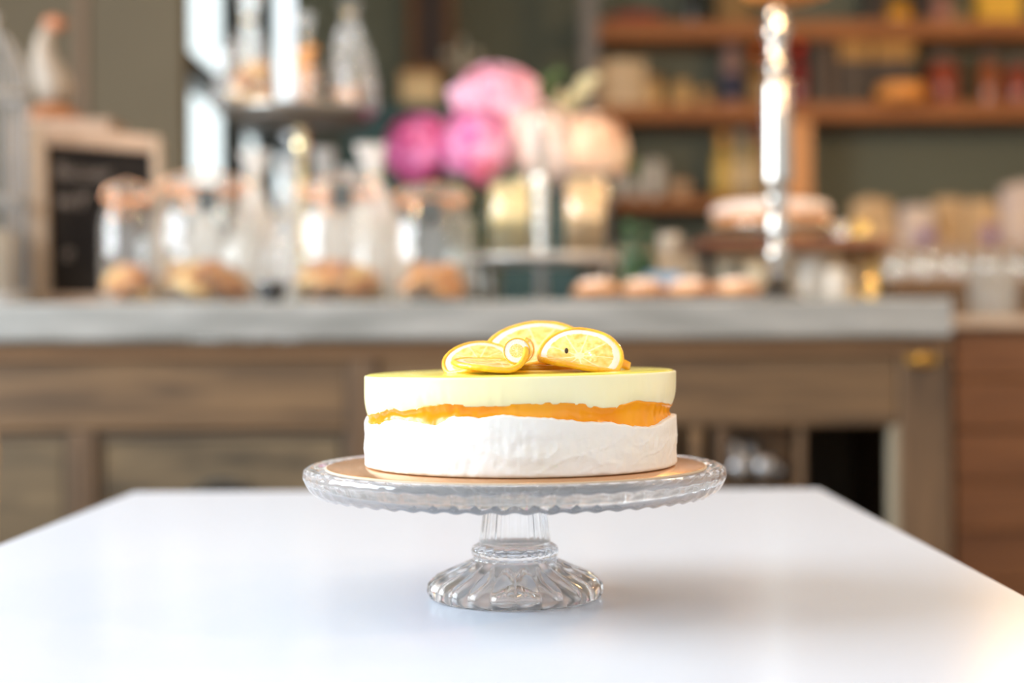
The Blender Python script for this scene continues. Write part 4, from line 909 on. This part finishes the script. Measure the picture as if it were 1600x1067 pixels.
def ring_band(fn_list):
    """fn_list: functions (t) -> (r, z), bottom to top, closed on the axis at both ends"""
    m = MB(); vs = []; n = len(fn_list)
    for f in fn_list:
        for i in range(SEG):
            t = 2 * pi * i / SEG; r, z = f(t); vs.append((r * sin(t), -r * cos(t), z))
    fs = [(k * SEG + i, k * SEG + (i + 1) % SEG, (k + 1) * SEG + (i + 1) % SEG, (k + 1) * SEG + i) for k in range(n - 1) for i in range(SEG)]
    b = len(vs); z0 = sum(v[2] for v in vs[:SEG]) / SEG; z1 = sum(v[2] for v in vs[-SEG:]) / SEG
    vs += [(0, 0, z0), (0, 0, z1)]
    fs += [(b, (i + 1) % SEG, i) for i in range(SEG)] + [(b + 1, (n - 1) * SEG + i, (n - 1) * SEG + (i + 1) % SEG) for i in range(SEG)]
    m.add(vs, fs, True); return m
def swipe(t, z):                   # spatula marks in the cream
    n1 = noise.noise(Vector((t * 6 + z * 60, z * 120, 1))); n2 = noise.noise(Vector((t * 26, z * 170, 5))); n3 = noise.noise(Vector((t * 3.5 - z * 90, z * 30 + t * 2, 9)))
    ridge = max(0, 1 - abs(n3) * 9) ** 2
    fine = noise.noise(Vector((t * 12, z * 700, 7)))
    env = max(0, sin(min(pi, z / .028 * pi)))
    return (.0008 * n1 + .0005 * n2 + .0009 * ridge * max(0, noise.noise(Vector((t * 2, 3, z * 40))) + .35) + .00012 * fine) * (.35 + .65 * env)
low = [lambda t: (RC - .0020, .0003)]
low.append(lambda t: (RC - .0004 + .0007 * noise.noise(Vector((cos(t) * 14, sin(t) * 14, 0))), .0010 + .0006 * noise.noise(Vector((cos(t) * 20, sin(t) * 20, 4)))))
for j in range(1, 31):
    def f(t, j=j):
        z = .0010 + (zlo(t) - .0010) * j / 30; return (RC + .0001 + swipe(t, z), z)
    low.append(f)
low.append(lambda t: (RC - .0008 + swipe(t, zlo(t)), zlo(t) + .0005)); low.append(lambda t: (RC - .0030, zlo(t) + .0008)); low.append(lambda t: (RC - .008, zlo(t) + .0006))
ring_band(low).build('cream_layer', CREAM, ck)
def indent(t): return .0022 + .0016 * max(0, sin(t)) ** 2 + .0006 * noise.noise(Vector((cos(t) * 12, sin(t) * 12, 6)))
jl = [lambda t: (RC - .009, zlo(t) - .001)]
for j in range(0, 13):
    def f(t, j=j):
        q = j / 12; z = zlo(t) - .0012 + (zup(t) - zlo(t) + .0024) * q
        r = RC - .0006 - indent(t) * sin(pi * min(1, max(0, (.15 + .75 * (1 - q))))) + .0005 * noise.noise(Vector((t * 18, z * 160, 3)))
        return (r, z)
    jl.append(f)
jl.append(lambda t: (RC - .009, zup(t) + .001))
ring_band(jl).build('jelly_layer', JELLY, ck)
up = [lambda t: (RC - .009, zup(t) - .0002)]
for j in range(0, 25):
    def f(t, j=j):
        q = j / 24; z = zup(t) + (ztop(t) - .0008 - zup(t)) * q
        r = RC - (.0024 * (1 - q) ** 5 + .0016 * max(0, sin(t)) ** 3 * (1 - q) ** 4) + .00035 * noise.noise(Vector((t * 22, z * 25, 3))) * (1 - q) + .00025 * noise.noise(Vector((t * 7, z * 60, 9)))
        return (r, z)
    up.append(f)
up.append(lambda t: (RC - .0005, ztop(t) - .0002)); up.append(lambda t: (RC - .0014, ztop(t)))
ring_band(up).build('mousse_layer', MOUSSE, ck)
gz = [lambda t: (RC - .0016, ztop(t) - .0006), lambda t: (RC - .0012, ztop(t) + .0001), lambda t: (RC - .0030, ztop(t) + .0007), lambda t: (RC * .8, ztop(t) + .0009), lambda t: (RC * .4, HT + .0006)]
ring_band(gz).build('lemon_glaze', GLAZE, ck)

m = MB(); NS = 120; vs = [(0, 0, .0016)]  # yellow disc: syrup colour standing in for the lemons' reflection in the glaze
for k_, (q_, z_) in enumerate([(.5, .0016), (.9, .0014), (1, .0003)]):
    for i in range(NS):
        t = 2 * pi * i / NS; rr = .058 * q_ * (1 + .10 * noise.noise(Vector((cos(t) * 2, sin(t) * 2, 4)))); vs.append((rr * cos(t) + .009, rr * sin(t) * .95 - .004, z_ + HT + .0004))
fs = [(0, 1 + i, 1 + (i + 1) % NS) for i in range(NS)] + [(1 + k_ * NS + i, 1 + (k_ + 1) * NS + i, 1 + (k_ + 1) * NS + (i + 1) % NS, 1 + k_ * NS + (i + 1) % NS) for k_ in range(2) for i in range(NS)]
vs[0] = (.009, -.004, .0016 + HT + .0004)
m.add(vs, fs, True); m.build('syrup_reflection', mat('syrup_reflection_yellow', (.86, .50, .01), .3, spec=.3, col2=(.90, .60, .03), scale=20, coat=.3), ck)

# ================================================================ LEMON SLICES
def lemon_mats(seed):
    m = bpy.data.materials.new('lemon_flesh'); m.use_nodes = True; nt = m.node_tree; N = nt.nodes; L = nt.links; b = N['Principled BSDF']
    uv = N.new('ShaderNodeAttribute'); uv.attribute_name = 'disc'
    sp_ = N.new('ShaderNodeSeparateXYZ'); L.new(uv.outputs['Vector'], sp_.inputs[0])
    def M(op, a, b_=None, c=None):
        n = N.new('ShaderNodeMath'); n.operation = op
        for i, x in enumerate((a, b_, c)):
            if x is None: continue
            if isinstance(x, (int, float)): n.inputs[i].default_value = x
            else: L.new(x, n.inputs[i])
        return n.outputs[0]
    x, y = sp_.outputs[0], sp_.outputs[1]
    r = M('SQRT', M('ADD', M('MULTIPLY', x, x), M('MULTIPLY', y, y)))
    ang = M('ARCTAN2', y, x)
    nz = N.new('ShaderNodeTexNoise'); nz.inputs['Scale'].default_value = 5; nz.inputs['Detail'].default_value = 3; L.new(uv.outputs['Vector'], nz.inputs['Vector'])
    nn = M('MULTIPLY', M('SUBTRACT', nz.outputs['Fac'], .5), .12)
    sg = M('ABSOLUTE', M('SINE', M('ADD', M('MULTIPLY', ang, 4.5), M('MULTIPLY', nn, 5))))
    memb = M('LESS_THAN', M('MULTIPLY', sg, M('MAXIMUM', r, .1)), .075)      # white membranes
    ctr = M('LESS_THAN', r, .12)
    pith = M('GREATER_THAN', M('ADD', r, nn), .80)
    n1 = N.new('ShaderNodeTexNoise'); n1.inputs['Scale'].default_value = 5; L.new(uv.outputs['Vector'], n1.inputs['Vector'])
    cr = N.new('ShaderNodeValToRGB'); cr.color_ramp.elements[0].color = (.84, .46, .06, 1); cr.color_ramp.elements[1].color = (.88, .68, .24, 1); cr.color_ramp.elements[0].position = .35; cr.color_ramp.elements[1].position = .65
    L.new(n1.outputs['Fac'], cr.inputs[0])
    mx = N.new('ShaderNodeMix'); mx.data_type = 'RGBA'; L.new(M('MULTIPLY', M('MAXIMUM', memb, ctr), .7), mx.inputs[0]); L.new(cr.outputs[0], mx.inputs[6]); mx.inputs[7].default_value = (.88, .76, .46, 1)
    m2 = N.new('ShaderNodeMix'); m2.data_type = 'RGBA'; L.new(pith, m2.inputs[0]); L.new(mx.outputs[2], m2.inputs[6]); m2.inputs[7].default_value = (.84, .79, .64, 1)
    L.new(m2.outputs[2], b.inputs['Base Color']); b.inputs['Roughness'].default_value = .18; b.inputs['Coat Weight'].default_value = .5
    b.inputs['Subsurface Weight'].default_value = .35; b.inputs['Subsurface Radius'].default_value = (.008, .006, .002); b.inputs['Subsurface Scale'].default_value = 1
    bp = N.new('ShaderNodeBump'); bp.inputs['Distance'].default_value = .0008; L.new(n1.outputs['Fac'], bp.inputs['Height']); L.new(bp.outputs[0], b.inputs['Normal'])
    return m
FLESH = lemon_mats(0)
RIND = mat('lemon_rind', (.88, .36, .008), .35, col2=(.94, .50, .02), scale=120, bump=.0006, bscale=380, sss=.2, coat=.3)
SEED = mat('lemon_seed', (.05, .03, .015), .4)
def slice_(label, Rr, bend, M, thick=.0028, nr=20, na=72, pithy=0, group='candied lemon slices on the cake'):
    """bend(s, a): position of the disc point (s along the bend, a across) plus normal -> local point"""
    t = thing('lemon_slice', label, 'lemon slice', M.translation, 0, group)
    R3 = M.to_3x3()
    def P(rr, th, off):
        s, a = rr * Rr * cos(th), rr * Rr * sin(th)
        p0 = Vector(bend(s, a)); e = 1e-4
        ds = Vector(bend(s + e, a)) - p0; da = Vector(bend(s, a + e)) - p0; n = ds.cross(da).normalized()
        wob = .0005 * noise.noise(Vector((s * 90, a * 90, Rr * 999)))
        return R3 @ (p0 + n * (off + wob))
    def disc(off, flip):
        vs = []; uv = []; fs = []
        for i in range(nr + 1):
            for j in range(na):
                th = 2 * pi * j / na; rr = .985 * i / nr; vs.append(tuple(P(rr, th, off * (1 - .25 * (rr > .9))))); uv.append((rr * cos(th) * (1 + pithy * rr), rr * sin(th) * (1 + pithy * rr), 0))
        for i in range(nr):
            for j in range(na):
                j2 = (j + 1) % na; q = (i * na + j, i * na + j2, (i + 1) * na + j2, (i + 1) * na + j); fs.append(q[::-1] if flip else q)
        return vs, uv, fs
    me = bpy.data.meshes.new('flesh'); a_ = disc(thick / 2, False); b_ = disc(-thick / 2, True); n0 = len(a_[0])
    me.from_pydata(a_[0] + b_[0], [], a_[2] + [tuple(i + n0 for i in f) for f in b_[2]])
    at_ = me.attributes.new('disc', 'FLOAT_VECTOR', 'POINT'); flat_ = [c for v in a_[1] + b_[1] for c in v]; at_.data.foreach_set('vector', flat_)
    me.polygons.foreach_set('use_smooth', [True] * len(me.polygons)); me.update()
    put('flesh', me, FLESH, t)
    vs = []; sg = 8; fs = []
    for j in range(na * 2):
        th = 2 * pi * j / (na * 2)
        for k in range(sg):
            q = 2 * pi * k / sg; bmp = 1 + .10 * noise.noise(Vector((cos(th) * 25, sin(th) * 25, k)))
            vs.append(tuple(P(1.0 + .06 * cos(q) * bmp, th, thick * .66 * sin(q) * bmp)))
    n2 = na * 2
    for j in range(n2):
        for k in range(sg): fs.append((j * sg + k, j * sg + (k + 1) % sg, ((j + 1) % n2) * sg + (k + 1) % sg, ((j + 1) % n2) * sg + k))
    m = MB(); m.add(vs, fs, True); m.build('rind', RIND, t)
    return t
def fold(k0, a0, a1, s0, w_):
    """bend profile: direction angle a0 (deg) for s below s0, easing over w_ to a1 above; integrates a curve in the (Y,Z) plane; a runs along X"""
    import bisect
    n = 400; ds = .08 / n; ys = [0]; zs = [0]; ss = [-.04]
    def ang(s):
        q = min(1, max(0, (s - s0) / w_ + .5)); q = q * q * (3 - 2 * q); return R(a0 + (a1 - a0) * q)
    for i in range(n):
        s = -.04 + ds * i; ys.append(ys[-1] + cos(ang(s)) * ds); zs.append(zs[-1] + sin(ang(s)) * ds); ss.append(s + ds)
    def ev(s):
        x = (s + .04) / ds; i = int(max(0, min(n - 1, x))); f = x - i; return ys[i] + (ys[i + 1] - ys[i]) * f, zs[i] + (zs[i + 1] - zs[i]) * f
    y0, z0 = ev(s0)
    def b(s, a):
        y, z = ev(s); return (a, y - y0 + k0 * a * a, z - z0)
    return b
ZT = zc0 + HT + .0022          # glaze surface
def place(px, py, dd, rx=0, ry=0, rz=0, z=None):
    q = at(px, py, dd); 
    if z is not None: q.z = z
    return Matrix.Translation(q) @ Euler((R(rx), R(ry), R(rz)), 'XYZ').to_matrix().to_4x4()
# s axis = away from camera / up; fold makes the rear half stand up facing the camera
def curl(s0, rad, amax, lift=0):
    def b(s, a):
        if s < s0: return (s, a, lift * (s0 - s))
        th = min((s - s0) / rad, amax); rest = (s - s0) - th * rad
        return (s0 + rad * sin(th) + rest * cos(th), a, rad * (1 - cos(th)) + rest * sin(th))
    return b
s1 = slice_('large lemon slice with a dark seed, standing at the right of the topping',   .0255, fold(5, -2, 40, -.008, .010), place(900, 573, .905, 0, 10, -14, ZT + .0030))
sd = MB(); sd.ball((0, 0, 0), .0012, sc=(1, .6, 1.5)); q = at(885, 548, .905) - s1.location
slice_('lemon slice leaning behind the large one, its rim the highest point', .0325, fold(6, 4, 31, -.012, .012), place(846, 562, .944, 0, -9, 8, ZT + .0062))
slice_('lemon slice lying low at the left end of the topping', .0215, fold(6, 0, 31, -.004, .012), place(752, 572, .925, 0, -14, 18, ZT + .0030))
slice_('lemon slice curled at its right end, lying low in front', .0285, curl(.007, .0100, R(165), .08), place(783, 574, .896, 4, 0, -6, ZT + .0026))
slice_('small pithy lemon end slice curled upright in the middle', .0078, fold(8, 70, 84, 0, .01), place(808, 549, .880, 0, 12, -12), .0030, 10, 40, .75)
slice_('flat lemon slice peeping out at the right end of topping', .0200, fold(1, 0, 14, 0, .02), place(925, 574, .955, 0, -4, 10, ZT + .0040))
slice_('lemon slice lying flat under the middle of the topping', .0260, fold(1, 2, 16, 0, .02), place(835, 574, .94, 0, 0, 10, ZT + .0022))
o = sd.build('seed', SEED, s1, loc=tuple(q))
bpy.context.view_layer.update()
dg = bpy.context.evaluated_depsgraph_get()
dirv = (at(885, 548, 1.0) - Vector((0, 0, CAMZ))).normalized()
hit = S.ray_cast(dg, Vector((0, 0, CAMZ)), dirv)
if hit[0] and (hit[1] - s1.location).length < .05: o.location = hit[1] - s1.location
# chopped peel pieces
def peel(label, px, py, dd, L_, rz, ry):
    t = put('lemon_peel', MB().grid(10, 4, lambda u, v: ((u - .5) * L_, .002 * sin(pi * u) + (v - .5) * .001, (v - .5) * .0055 + .0014 * sin(pi * u))).mesh('lemon_peel'), RIND, None, solid=.0022, loc=at(px, py, dd), rot=(0, R(ry), R(rz)))
    return tag(t, label, 'lemon peel')
peel('short lemon peel wedge at the right end of the topping', 968, 570, .93, .014, 10, 12)
